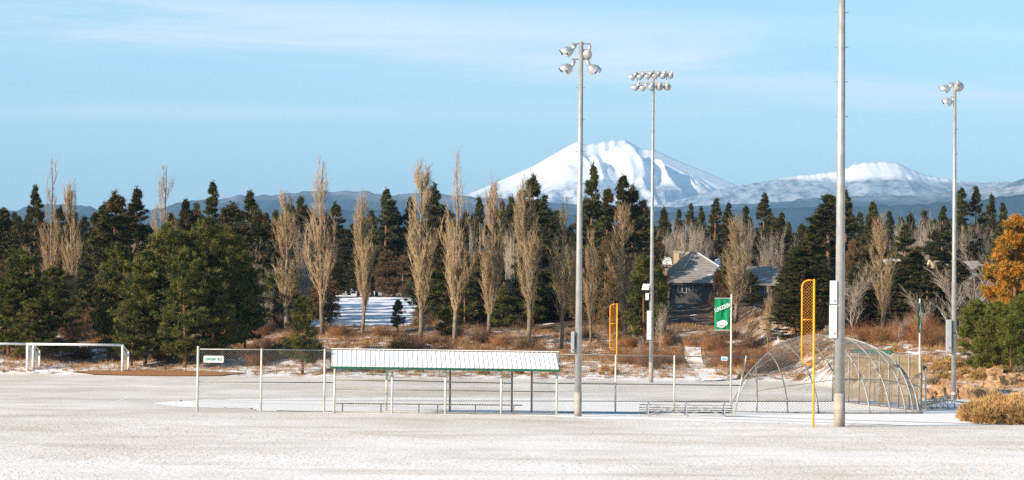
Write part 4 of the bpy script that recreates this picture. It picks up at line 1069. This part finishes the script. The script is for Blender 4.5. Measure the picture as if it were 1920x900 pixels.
for k in range(4):
    t, c = poplar_mesh(100+k, 17, 3.1, dens=.85); proto('poplar_full%d' % k, 'poplar_tree', [('trunk', t, M['bark_grey']), ('branches', c, M['twig_tan'])]); HREF['poplar_full%d' % k] = (17, 3.1)
for k in range(3):
    t, c = poplar_mesh(120+k, 19, 3.2, topped=True, dens=.85); proto('poplar_top%d' % k, 'poplar_tree', [('trunk', t, M['bark_grey']), ('branches', c, M['twig_tan'])]); HREF['poplar_top%d' % k] = (19, 3.2)
for k in range(3):
    t, c = bare_mesh(140+k, 8, .5, depth=4, thick=.09, kids=2, up=.9); proto('aspen%d' % k, 'bare_tree', [('trunk', t, M['twig_white']), ('twigs', c, M['twig_pale'])]); HREF['aspen%d' % k] = (8, 3.5)
for k in range(2):
    t, c = bare_mesh(150+k, 9, .28, depth=4, thick=.07, kids=2, up=1.6, stems=3); proto('thicket%d' % k, 'bare_tree', [('trunk', t, M['twig_pale']), ('twigs', c, M['twig_pale'])]); HREF['thicket%d' % k] = (9, 3)
for k in range(3): proto('red%d' % k, 'shrub', [('shrub', shrub_mesh(k, 1.3, 2.0, 340), M['twig_red'])])
for k in range(2): proto('brown%d' % k, 'shrub', [('shrub', shrub_mesh(20+k, 1.2, 1.9, 330), M['twig_brown'])])
for k in range(3): proto('sage%d' % k, 'shrub', [('shrub', shrub_mesh(40+k, .8, 1.4, 300, 'sage'), M['sage'])])
for k in range(3): proto('gold%d' % k, 'shrub', [('shrub', shrub_mesh(60+k, .85, 1.5, 420, 'gold'), M['goldgrass'])])

ZONES = [(-9999, 0, 'off the left edge'), (0, 140, 'behind the left soccer goal post'), (140, 240, 'behind the soccer goal crossbar'), (240, 372, 'right of the soccer goal'), (372, 500, 'behind the LUNDGREN FIELD fence'), (500, 625, 'behind the fence beside the dugout'),
         (625, 740, 'behind the dugout left end'), (740, 850, 'behind the dugout middle'), (850, 960, 'behind the dugout right half'), (960, 1083, 'just left of the four-lamp pole'),
         (1083, 1156, 'between four-lamp pole and far foul pole'), (1156, 1222, 'between far foul pole and eleven-lamp pole'), (1222, 1300, 'just right of the eleven-lamp pole'), (1300, 1371, 'just left of the green banner'),
         (1371, 1450, 'just right of the green banner'), (1450, 1524, 'left of the near foul pole'), (1524, 1577, 'between near foul pole and thick pole'), (1577, 1650, 'just right of the thick pole'),
         (1650, 1725, 'left of the edge-on banner'), (1725, 1790, 'between edge-on banner and three-lamp pole'), (1790, 1850, 'just right of the three-lamp pole'), (1850, 9999, 'at the right edge')]
_o1 = ['first', 'second', 'third', 'fourth', 'fifth', 'sixth', 'seventh', 'eighth', 'ninth', 'tenth', 'eleventh', 'twelfth', 'thirteenth', 'fourteenth', 'fifteenth', 'sixteenth', 'seventeenth', 'eighteenth', 'nineteenth', 'twentieth']
ORD = _o1+['twenty-'+x for x in _o1[:9]]+['thirtieth']+['thirty-'+x for x in _o1[:9]]
PEND = []
def later(o, look, px, extra=''): PEND.append((o, look, px, extra))
def finish_labels():
    g = {}
    for o, look, px, extra in PEND:
        zn = [z for a, b, z in ZONES if a <= px < b][0]; g.setdefault((look, zn, extra), []).append((px, o))
    for (look, zn, extra), l in g.items():
        l.sort(key=lambda t: t[0])
        for k, (px, o) in enumerate(l):
            t = '%s %s %s' % (look, extra, zn) if len(l) == 1 else '%s %s %s, %s from left' % (look, extra, zn, ORD[k])
            o['label'] = ' '.join(t.split()).replace(' ,', ',')
TREES = []   # key, px, top, Y, width px, look, cat, group
def T_(key, px, top, Y, w, look, catg='tree', group=None): TREES.append((key, px, top, Y, w, look, catg, group))
# poplars
for i_, (key, px, top, Y, w) in enumerate([
    ('poplar_top0', 97, 298, 262, 46), ('poplar_full1', 140, 340, 258, 40), ('poplar_full2', 52, 455, 262, 34), ('poplar_top1', 309, 292, 290, 52),
    ('poplar_full0', 541, 358, 262, 60), ('poplar_top2', 609, 284, 255, 62), ('poplar_full3', 682, 355, 262, 46), ('poplar_full1', 792, 304, 252, 62),
    ('poplar_top0', 856, 282, 248, 62), ('poplar_full2', 919, 326, 252, 54), ('poplar_full3', 993, 328, 244, 56), ('poplar_top1', 1055, 352, 246, 54), ('poplar_full0', 1110, 428, 252, 36),
    ('poplar_full1', 1174, 380, 250, 52), ('poplar_full2', 1381, 396, 288, 62), ('poplar_full3', 1652, 396, 238, 54), ('poplar_full0', 1441, 535, 240, 22)]):
    T_(key, px, top, Y, w, 'bare tan poplar', 'tree', 'bare Lombardy poplars')
for px, top, Y in ((520, 392, 360), (548, 384, 372), (575, 382, 385), (590, 392, 345), (606, 398, 332), (560, 402, 320), (535, 400, 395), (500, 398, 340), (480, 400, 325)):
    T_('pine_cone%d' % (px % 4), px, top, Y, 46, 'dense dark pine', 'pine', 'dark pines behind the bank')
# named pines
for key, px, top, Y, w in [('pine_near0', 45, 468, 222, 150), ('pine_near1', 100, 500, 221, 130), ('pine_near2', 18, 520, 221, 130),
                           ('pine_near1', 275, 470, 219, 150), ('pine_near0', 322, 418, 221, 170), ('pine_near2', 385, 408, 222, 165), ('pine_near0', 428, 425, 226, 150), ('pine_near1', 350, 470, 216, 140), ('pine_near2', 222, 455, 224, 120), ('pine_near0', 248, 560, 217, 90), ('pine_near2', 462, 470, 229, 110), ('pine_near1', 400, 520, 218, 120), ('pine_near0', 60, 560, 219, 110)]:
    T_(key, px, top, Y, w, 'broad green field-edge pine', 'pine', 'broad pines at the field edge')
T_('pine_young', 569, 556, 213, 98, 'young green pine with orange trunk', 'pine')
T_('pine_young', 746, 562, 272, 40, 'small young pine on the bank', 'pine')
T_('pine_young', 836, 578, 262, 44, 'small young pine on the bank', 'pine')
T_('pine_young', 1208, 478, 246, 92, 'green pine', 'pine')
T_('pine_young', 1232, 500, 250, 70, 'green pine', 'pine')
T_('pine_gold', 1902, 402, 200, 150, 'golden orange needled pine', 'pine'); T_('pine_gold', 1868, 470, 206, 100, 'golden orange needled pine', 'pine')
for key, px, top, Y, w in [('pine_bright0', 1832, 562, 186, 100), ('pine_bright1', 1874, 566, 184, 104), ('pine_bright0', 1918, 552, 187, 104), ('pine_bright1', 1852, 592, 181, 84), ('pine_bright0', 1896, 590, 180, 84)]:
    T_(key, px, top, Y, w, 'bushy bright green pine', 'pine', 'bushy green pines at right')
mids = [('t', 68, 345, 300, 50), ('c', 12, 388, 300, 90), ('c', 38, 402, 290, 70), ('c', 215, 358, 262, 100), ('t', 254, 350, 270, 80), ('c', 186, 395, 285, 70), ('c', 345, 372, 320, 60), ('t', 398, 338, 330, 52), ('c', 372, 378, 320, 50),
    ('t', 474, 356, 300, 64), ('c', 432, 378, 262, 110), ('c', 452, 400, 290, 60), ('c', 560, 366, 330, 54), ('c', 598, 400, 320, 50), ('c', 628, 378, 402, 56), ('t', 505, 398, 330, 50), ('t', 722, 352, 402, 52), ('c', 742, 372, 405, 60), ('c', 764, 368, 404, 44), ('c', 700, 392, 403, 44),
    ('c', 812, 342, 310, 70), ('c', 832, 380, 320, 50), ('t', 905, 368, 330, 44), ('c', 938, 374, 330, 44), ('c', 965, 366, 320, 50), ('c', 1006, 326, 300, 84), ('c', 984, 352, 305, 60), ('c', 1032, 390, 310, 50), ('c', 880, 395, 335, 50),
    ('t', 1109, 306, 310, 60), ('t', 1162, 326, 320, 66), ('c', 1188, 345, 322, 66), ('c', 1138, 352, 315, 66), ('c', 1090, 380, 320, 50), ('c', 1210, 372, 330, 44),
    ('c', 1246, 386, 420, 34), ('c', 1270, 390, 425, 30), ('c', 1294, 380, 420, 36), ('c', 1312, 386, 430, 30), ('t', 1339, 370, 400, 44), ('t', 1366, 378, 410, 40), ('t', 1400, 384, 400, 40), ('t', 1430, 360, 400, 48), ('t', 1465, 396, 400, 46), ('c', 1452, 412, 390, 40), ('t', 1498, 430, 400, 40), ('t', 1480, 415, 400, 30),
    ('c', 1548, 362, 290, 104), ('t', 1592, 352, 300, 66), ('c', 1520, 420, 280, 80), ('c', 1505, 450, 255, 90), ('t', 1634, 376, 330, 46), ('t', 1674, 394, 400, 36), ('c', 1706, 398, 400, 44), ('c', 1738, 392, 400, 40), ('t', 1762, 384, 390, 44), ('t', 1808, 350, 380, 52), ('t', 1830, 348, 382, 48), ('t', 1860, 362, 390, 42), ('t', 1884, 378, 395, 36),
    ('c', 1700, 482, 270, 90), ('c', 1738, 500, 262, 84), ('c', 1762, 492, 275, 60), ('c', 1680, 508, 280, 60), ('c', 1540, 520, 245, 80), ('c', 1478, 480, 262, 66), ('c', 1408, 508, 300, 44), ('c', 1490, 540, 238, 80), ('c', 1300, 425, 400, 60)]
ct = {'c': 0, 't': 0}
for k, px, top, Y, w in mids:
    i_ = ct[k]; ct[k] += 1
    key = 'pine_cone%d' % (i_ % 4) if k == 'c' else 'pine_tall%d' % (i_ % 3)
    T_(key, px, top, Y, w, 'tall dark pine' if k == 't' else 'dense dark pine', 'pine', 'dark pines behind the bank')
for key, px, top, Y, w in [('juniper0', 1362, 492, 305, 52), ('juniper1', 1135, 452, 285, 70), ('juniper0', 1150, 500, 270, 50), ('juniper1', 1345, 505, 300, 36), ('juniper0', 725, 470, 400, 70), ('juniper1', 755, 480, 399, 56), ('juniper0', 1085, 470, 290, 50), ('juniper1', 1232, 455, 330, 60), ('juniper0', 1475, 500, 270, 50), ('juniper1', 975, 455, 310, 60), ('juniper0', 1605, 452, 270, 70), ('juniper1', 1625, 500, 262, 50), ('juniper0', 900, 470, 320, 60)]:
    T_(key, px, top, Y, w, 'rusty brown bushy juniper', 'tree', 'brown junipers behind the bank')
for key, px, top, Y, w in [('aspen0', 485, 548, 262, 40), ('aspen1', 1603, 528, 236, 62), ('aspen2', 1740, 560, 230, 40), ('aspen0', 1822, 478, 240, 90), ('aspen2', 1800, 520, 235, 60), ('aspen1', 1690, 600, 222, 36), ('aspen2', 510, 500, 285, 50),
                           ('aspen0', 1300, 540, 318, 26), ('aspen1', 1240, 590, 240, 30), ('aspen2', 455, 470, 290, 50), ('aspen0', 240, 440, 280, 50), ('aspen1', 1202, 640, 225, 18)]:
    T_(key, px, top, Y, w, 'leafless tree with pale branches', 'tree', 'leafless pale trees')
for px in (1238, 1256, 1276, 1294, 1316, 1330, 1400, 1425, 1475, 1695, 1712, 1728, 1745, 1812, 1835, 1852, 1205, 570, 870, 950):
    T_('thicket%d' % (px % 2), px, 458+RNG.uniform(-14, 14), 365 if px > 1200 else 300, 26, 'slender pale leafless tree', 'tree', 'pale leafless thicket trees')
# far row closing the forest
for k in range(95):
    px = -30+k*21+RNG.uniform(-8, 8); top = 408+RNG.uniform(-20, 22)
    T_(random.choice(['pine_cone0', 'pine_cone1', 'pine_cone2', 'pine_cone3', 'pine_tall0', 'pine_tall1']), px, top, 450+RNG.uniform(-30, 40), 44+RNG.uniform(-8, 14), None, 'pine', 'far row of dark pines')
# second inner fill below the skyline
for k in range(92):
    px = -20+k*21.5+RNG.uniform(-8, 8)
    if 612 < px < 792 or 1235 < px < 1480: continue
    fr = k % 2
    T_('pine_cone%d' % (k % 4), px, ((470 if px > 600 else 415) if fr else (440 if px > 600 else 400))+RNG.uniform(-26, 26), (300 if fr else 350)+RNG.uniform(-16, 16), 66 if fr else 60, None, 'pine', 'inner row of dark pines')
for k in range(12):
    px = 605+k*17; T_('pine_cone%d' % (k % 4), px, 435+RNG.uniform(-30, 30), 405+RNG.uniform(-4, 12), 46, None, 'pine', 'inner row of dark pines')
for k in range(64):
    px = 8+k*20+RNG.uniform(-8, 8)
    if 612 < px < 792 or 1238 < px < 1470: continue
    T_('pine_young' if k % 3 else 'juniper%d' % (k % 2), px, 520+RNG.uniform(-26, 22), 296+RNG.uniform(-18, 22), 74, None if k % 3 else 'rusty brown bushy juniper', 'pine' if k % 3 else 'tree', 'low dark pines under the wood' if k % 3 else 'brown junipers behind the bank')
for k, px in enumerate((1485, 1510, 1545, 1600, 1640, 1668, 1690, 1715, 1738, 1760, 1782)):
    T_('pine_cone%d' % (k % 4), px, 505+RNG.uniform(-20, 20), 262+RNG.uniform(-8, 8), 62, None, 'pine', 'inner row of dark pines')
# wood beyond the left edge that shades the goal mouth
for k, (px, Y, top) in enumerate([(-110, 222, 440), (-180, 224, 400), (-240, 222, 430), (-270, 232, 420), (-60, 240, 380), (-380, 230, 400), (-150, 250, 380)]):
    T_('pine_near%d' % (k % 3), px, top, Y, 170, None, 'pine', 'pines beyond the left edge')
LOOK = {'low dark pines under the wood': 'low shaded young pine', 'far row of dark pines': 'dark pine in the farthest row', 'inner row of dark pines': 'half hidden dark pine', 'pines beyond the left edge': 'tall dark pine'}
for k, (key, px, top, Y, w, look, catg, grp) in enumerate(TREES):
    p = A(px, top, Y); g = hz(p.x, Y); H, Wd = HREF[key]
    hgt = max(p.z-g, 1.0); sz = hgt/H; sxy = (w*Y/F)/Wd*(1.6 if key[:9] in ('pine_cone', 'pine_tall') else 1.15 if key[:6] == 'poplar' else 1.0)
    o = place(key, (p.x, Y, g-.05), sxy, sz, RNG.uniform(0, 6.28), 'tree', catg, grp)
    later(o, look or LOOK[grp], px)

# ---------------------------------------------------------------- shrubs on the bank
def shr(px, Y, key, s, label, grp, catg='shrub', dx=0):
    x = (px-960)/F*Y; 
    o = place(key, (x, Y, hz(x, Y)-.04), s, s*RNG.uniform(.75, 1.1), RNG.uniform(0, 6.28), label, catg, grp)
    later(o, label, px)
nr = 0
for k in range(165):
    Y = 217+RNG.uniform(0, 1)**1.1*75; px = RNG.uniform(120, 1800)
    if 1285 < px < 1335 and Y < 245: continue
    if 640 < px < 780 and Y > 262: continue
    redp = .75 if (px > 1080 or Y < 235) else .5
    u = RNG.uniform()
    if px > 840 and Y > 250: kind = 'sage%d' % (k % 3) if u < .6 else 'brown%d' % (k % 2)
    elif u < redp*.7: kind = 'red%d' % (k % 3)
    elif u < .75: kind = 'brown%d' % (k % 2)
    else: kind = 'sage%d' % (k % 3)
    nm = {'r': 'russet twiggy shrub on the bank', 'b': 'brown twiggy shrub on the bank', 's': 'grey tan sagebrush on the bank'}[kind[0]]
    shr(px, Y, kind, RNG.uniform(.75, 1.65) if kind[0] != 's' else RNG.uniform(.8, 1.5), nm, {'r': 'russet shrubs on the bank', 'b': 'brown shrubs on the bank', 's': 'sagebrush on the bank'}[kind[0]])
for px, Y, s in [(1215, 218, 1.5), (1180, 220, 1.6), (1240, 222, 1.5), (1262, 226, 1.5), (1160, 226, 1.4), (1380, 224, 1.7), (1350, 226, 1.5), (1410, 226, 1.6), (1440, 222, 1.7), (1470, 224, 1.6), (1420, 218, 1.6), (1500, 226, 1.5), (1535, 222, 1.5), (1590, 224, 1.6), (1620, 226, 1.5), (1650, 222, 1.5), (1690, 228, 1.6), (1720, 222, 1.7), (1765, 224, 1.5), (1740, 216, 1.5),
                 (715, 256, 1.2), (735, 258, 1.3), (640, 256, 1.1), (810, 240, 1.1), (750, 236, 1.2), (700, 232, 1.2), (470, 236, 1.2), (510, 232, 1.2), (190, 236, 1.3), (220, 232, 1.2), (170, 244, 1.3)]:
    shr(px, Y, 'red%d' % (px % 3), s*.78, 'large russet thicket shrub', 'large russet shrubs')
# golden bushes: lower bank edge and the big patch at right
for k in range(32):
    px = RNG.uniform(600, 1560); Y = 212+RNG.uniform(.3, 6)
    if 1290 < px < 1350: continue
    shr(px, Y, 'gold%d' % (k % 3), RNG.uniform(.4, .85), 'golden tussock at the bank foot', 'golden tussocks along the field edge', 'grass clump')
for k, (px, py, s) in enumerate([(1828, 790, 1.3), (1850, 794, 1.25), (1872, 792, 1.35), (1893, 793, 1.3), (1915, 796, 1.35), (1840, 782, 1.3), (1868, 780, 1.45), (1892, 782, 1.4), (1914, 784, 1.4), (1930, 790, 1.3), (1815, 784, 1.0), (1880, 774, 1.4), (1908, 774, 1.4), (1857, 776, 1.3)]):
    p = G(px, py); o = place('gold%d' % (k % 3), (p.x, p.y, -.05), s, s*1.05, k*1.3, 'x', 'shrub', 'golden rabbitbrush at the right edge'); later(o, 'golden rabbitbrush', px, 'in the front row' if py > 786 else ('in the back row' if py < 778 else 'in the middle row'))
for k in range(42):
    px = RNG.uniform(1745, 1940); Y = 172+RNG.uniform(0, 22)
    shr(px, Y, random.choice(['gold0', 'gold1', 'gold2', 'sage1', 'gold0']), RNG.uniform(.6, 1.25), 'dry golden bush on the slope', 'dry bushes on the right slope')

# ---------------------------------------------------------------- boulders
def rock_mesh(seed):
    rng = np.random.default_rng(seed); import bmesh
    bm = bmesh.new(); bmesh.ops.create_cube(bm, size=1.0); bmesh.ops.subdivide_edges(bm, edges=bm.edges, cuts=4, use_grid_fill=True); sh = rng.uniform(-.3, .3, 6)
    for v in bm.verts:
        n = Vector(v.co).normalized()*.62; v.co = v.co.lerp(n, .45); q = v.co*2.3+Vector((seed*3.1, 0, 0)); v.co += Vector((mnoise.noise(q), mnoise.noise(q+Vector((9, 0, 0))), mnoise.noise(q+Vector((0, 9, 0)))))*.26+Vector(rng.normal(0, .018, 3)); v.co.x += sh[0]*v.co.z; v.co.y += sh[1]*v.co.z
    me = bpy.data.meshes.new('boulder'); bm.to_mesh(me); bm.free(); me.materials.append(M['rock']); return me
RK = [rock_mesh(k) for k in range(5)]
rocks = [(1738, 749, 1.0, .85), (1752, 752, .8, .9), (1766, 753, .9, 1.0), (1781, 754, .7, .9), (1796, 751, .8, .8), (1812, 750, 1.3, 1.15), (1836, 748, 1.2, .95), (1856, 747, 1.0, .85), (1874, 745, 1.2, .9), (1895, 744, 1.1, .8), (1914, 743, 1.1, .8), (1824, 741, .8, .6), (1865, 739, 1.0, .55), (1770, 741, .6, .4)]
for k, (px, py, w, h) in enumerate(rocks):
    p = G(px, py); p.y = max(p.y, 165.0); p.x = (px-960)/F*p.y
    r = bpy.data.objects.new('boulder', RK[k % 5]); COL.objects.link(r); r.location = (p.x, p.y, hz(p.x, p.y)+h*.30); r.scale = (w*RNG.uniform(.9, 1.15), RNG.uniform(.7, 1.1), h*RNG.uniform(.85, 1.1)); r.rotation_euler = (RNG.uniform(-.15, .15), RNG.uniform(-.2, .2), RNG.uniform(0, 6.2))
    r.location.z -= .08; tag(r, 'x', 'boulder', 'tan boulders edging the right slope'); later(r, 'tan boulder', px, 'of the upper row' if py < 743 and px < 1890 else 'of the lower row')

# ---------------------------------------------------------------- ground cover (stuff)
n = 26000
x = RNG.uniform(-60, 45, n); y = 211+RNG.uniform(0, 1, n)**1.2*75
kp = HT(x, y, False) > .25; x, y = x[kp], y[kp]
k = 9; n = len(x); c = np.stack([x, y, HT(x, y)-.02], 1); cc = np.repeat(c, k, 0)+RNG.normal(0, .10, (n*k, 3))*[1, 1, 0]
d = unit(RNG.normal(0, .5, (n*k, 3))+[0, 0, 1.0]); vf = blades(cc, d, RNG.uniform(.12, .42, n*k), .035)
tag(link('dry_grass', mesh_np('dry_grass', vf[0], vf[1], M['goldgrass'])), 'dry tan grass tufts poking through snow on the bank', 'grass', kind='stuff')
n = 5000; x = RNG.uniform(24, 50, n); y = RNG.uniform(167, 200, n); kp = (HT(x, y, False) > .3); x, y = x[kp], y[kp]; n = len(x)
c = np.stack([x, y, HT(x, y)-.02], 1); cc = np.repeat(c, k, 0)+RNG.normal(0, .12, (n*k, 3))*[1, 1, 0]
d = unit(RNG.normal(0, .5, (n*k, 3))+[0, 0, 1.0]); vf = blades(cc, d, RNG.uniform(.12, .40, n*k), .03)
tag(link('slope_grass', mesh_np('slope_grass', vf[0], vf[1], M['goldgrass'])), 'golden dry grass covering the slope under the green pines at right', 'grass', kind='stuff')
# short frosted stubble in the foreground
n = 46000; y = 62+RNG.uniform(0, 1, n)**1.3*62; x = RNG.uniform(-.21, .21, n)*y
kp = np.array([True]*n); inn = (y > 121) ; kp &= ~inn; x, y = x[kp], y[kp]; n = len(x)
w_ = np.sin(x*.21+2*np.sin(y*.05))+np.sin(y*.33+x*.08)+RNG.normal(0, .9, n); kp = w_ > .1; x, y = x[kp], y[kp]; n = len(x)
c = np.stack([x, y, np.zeros(n)-.004], 1); k = 2; cc = np.repeat(c, k, 0)+RNG.normal(0, .02, (n*k, 3))*[1, 1, 0]
d = unit(RNG.normal(0, .6, (n*k, 3))*[1, 1, .2]+[0, 0, .7]); vf = blades(cc, d, RNG.uniform(.025, .06, n*k), .018)
tag(link('grass_stubble', mesh_np('grass_stubble', vf[0], vf[1], M['straw'])), 'short frosted grass blades showing through the thin snow of the near field', 'grass', kind='stuff')
for nm, mt, nn_, lb in (('russet_brush', 'twig_red', 2600, 'low tangled russet brush covering the bank between the larger shrubs'), ('brown_brush', 'twig_brown', 2600, 'low tangled dark brown brush covering the bank and wood edge')):
    x = RNG.uniform(-48, 44, nn_); y = 212+RNG.uniform(0, 1, nn_)**1.1*(78 if mt == 'twig_brown' else 62)
    kp = (HT(x, y, False) > 1.15) & ~((y > 252) & (x > -4) & (RNG.uniform(0, 1, nn_) < .75)) & ~((np.abs(x/y-.0695) < .003) & (y < 245)) & ~((x/y > -.07) & (x/y < -.036) & (y > 268)); x, y = x[kp], y[kp]; n = len(x)
    k = 22; c = np.stack([x, y, HT(x, y)-.03], 1); hgt = np.repeat(RNG.uniform(.25, .95, n), k); c = np.repeat(c, k, 0)+RNG.normal(0, .14, (n*k, 3))*[1, 1, 0]
    e = c+unit(RNG.normal(0, .5, (n*k, 3))+[0, 0, 1.0])*(hgt*RNG.uniform(.4, 1.1, n*k))[:, None]; vf = cones(c, e, .013)
    tag(link(nm, mesh_np(nm, vf[0], vf[1], M[mt])), lb, 'brush', kind='stuff')
# needle litter under the pine clump
lt = []
vv = []
for k in range(40):
    a = 2*math.pi*k/40; P = Vector((-28+6.5*math.cos(a)*(1+.12*math.sin(5*a)), 212.3+1.2*math.sin(a), 0)); vv.append((P.x, P.y, hz(P.x, P.y)+.03+(.06 if P.y > 211 else 0)))
vv.append((-28, 212.3, hz(-28, 212.3)+.1)); MB().add(vv, [(k, (k+1) % 40, 40) for k in range(40)])
mb = MB().add(vv, [(k, (k+1) % 40, 40) for k in range(40)]); tag(mb.build('needle_litter', M['litter']), 'orange fallen pine needles under the big pine clump', 'litter', kind='stuff')
# trodden path up the bank
vv = []; st = [(1345, 211.6, 2.2), (1330, 215, 1.7), (1312, 222, 1.4), (1303, 232, 1.4), (1300, 244, 1.5), (1304, 256, 1.2)]
cs = cr_spline([Vector(((px-960)/F*Y_, Y_, w_)) for px, Y_, w_ in st], 8); L_ = []
for p in cs:
    for s in (-1, 0, 1):
        x = p.x+s*p.z/2; L_.append((x, p.y, hz(x, p.y)+.06))
mb = MB().add(L_, [(3*k+j, 3*k+j+1, 3*k+4+j, 3*k+3+j) for k in range(len(cs)-1) for j in range(2)])
tag(mb.build('path', M['snow'], smooth=True), 'narrow snow covered path climbing the bank', kind='structure')

finish_labels()
# ---------------------------------------------------------------- haze
me = bpy.data.meshes.new('haze'); s = 44000
z0_, z1_ = -3.0, 2250.0
me.from_pydata([(x, y, z) for z in (z0_, z1_) for x, y in ((-s, -4000), (s, -4000), (s, s), (-s, s))], [], [(3, 2, 1, 0), (4, 5, 6, 7), (0, 1, 5, 4), (1, 2, 6, 5), (2, 3, 7, 6), (3, 0, 4, 7)])
hm_ = bpy.data.materials.new('haze'); hm_.use_nodes = True; t = hm_.node_tree; t.nodes.clear()
o_ = t.nodes.new('ShaderNodeOutputMaterial'); pv = t.nodes.new('ShaderNodeVolumePrincipled'); pv.inputs['Color'].default_value = (.37, .65, 1.0, 1); pv.inputs['Density'].default_value = 4.6e-5; pv.inputs['Anisotropy'].default_value = 0.0
t.links.new(pv.outputs[0], o_.inputs['Volume']); me.materials.append(hm_)
tag(link('haze', me), 'thin blue winter air between the field and the mountains', kind='stuff')
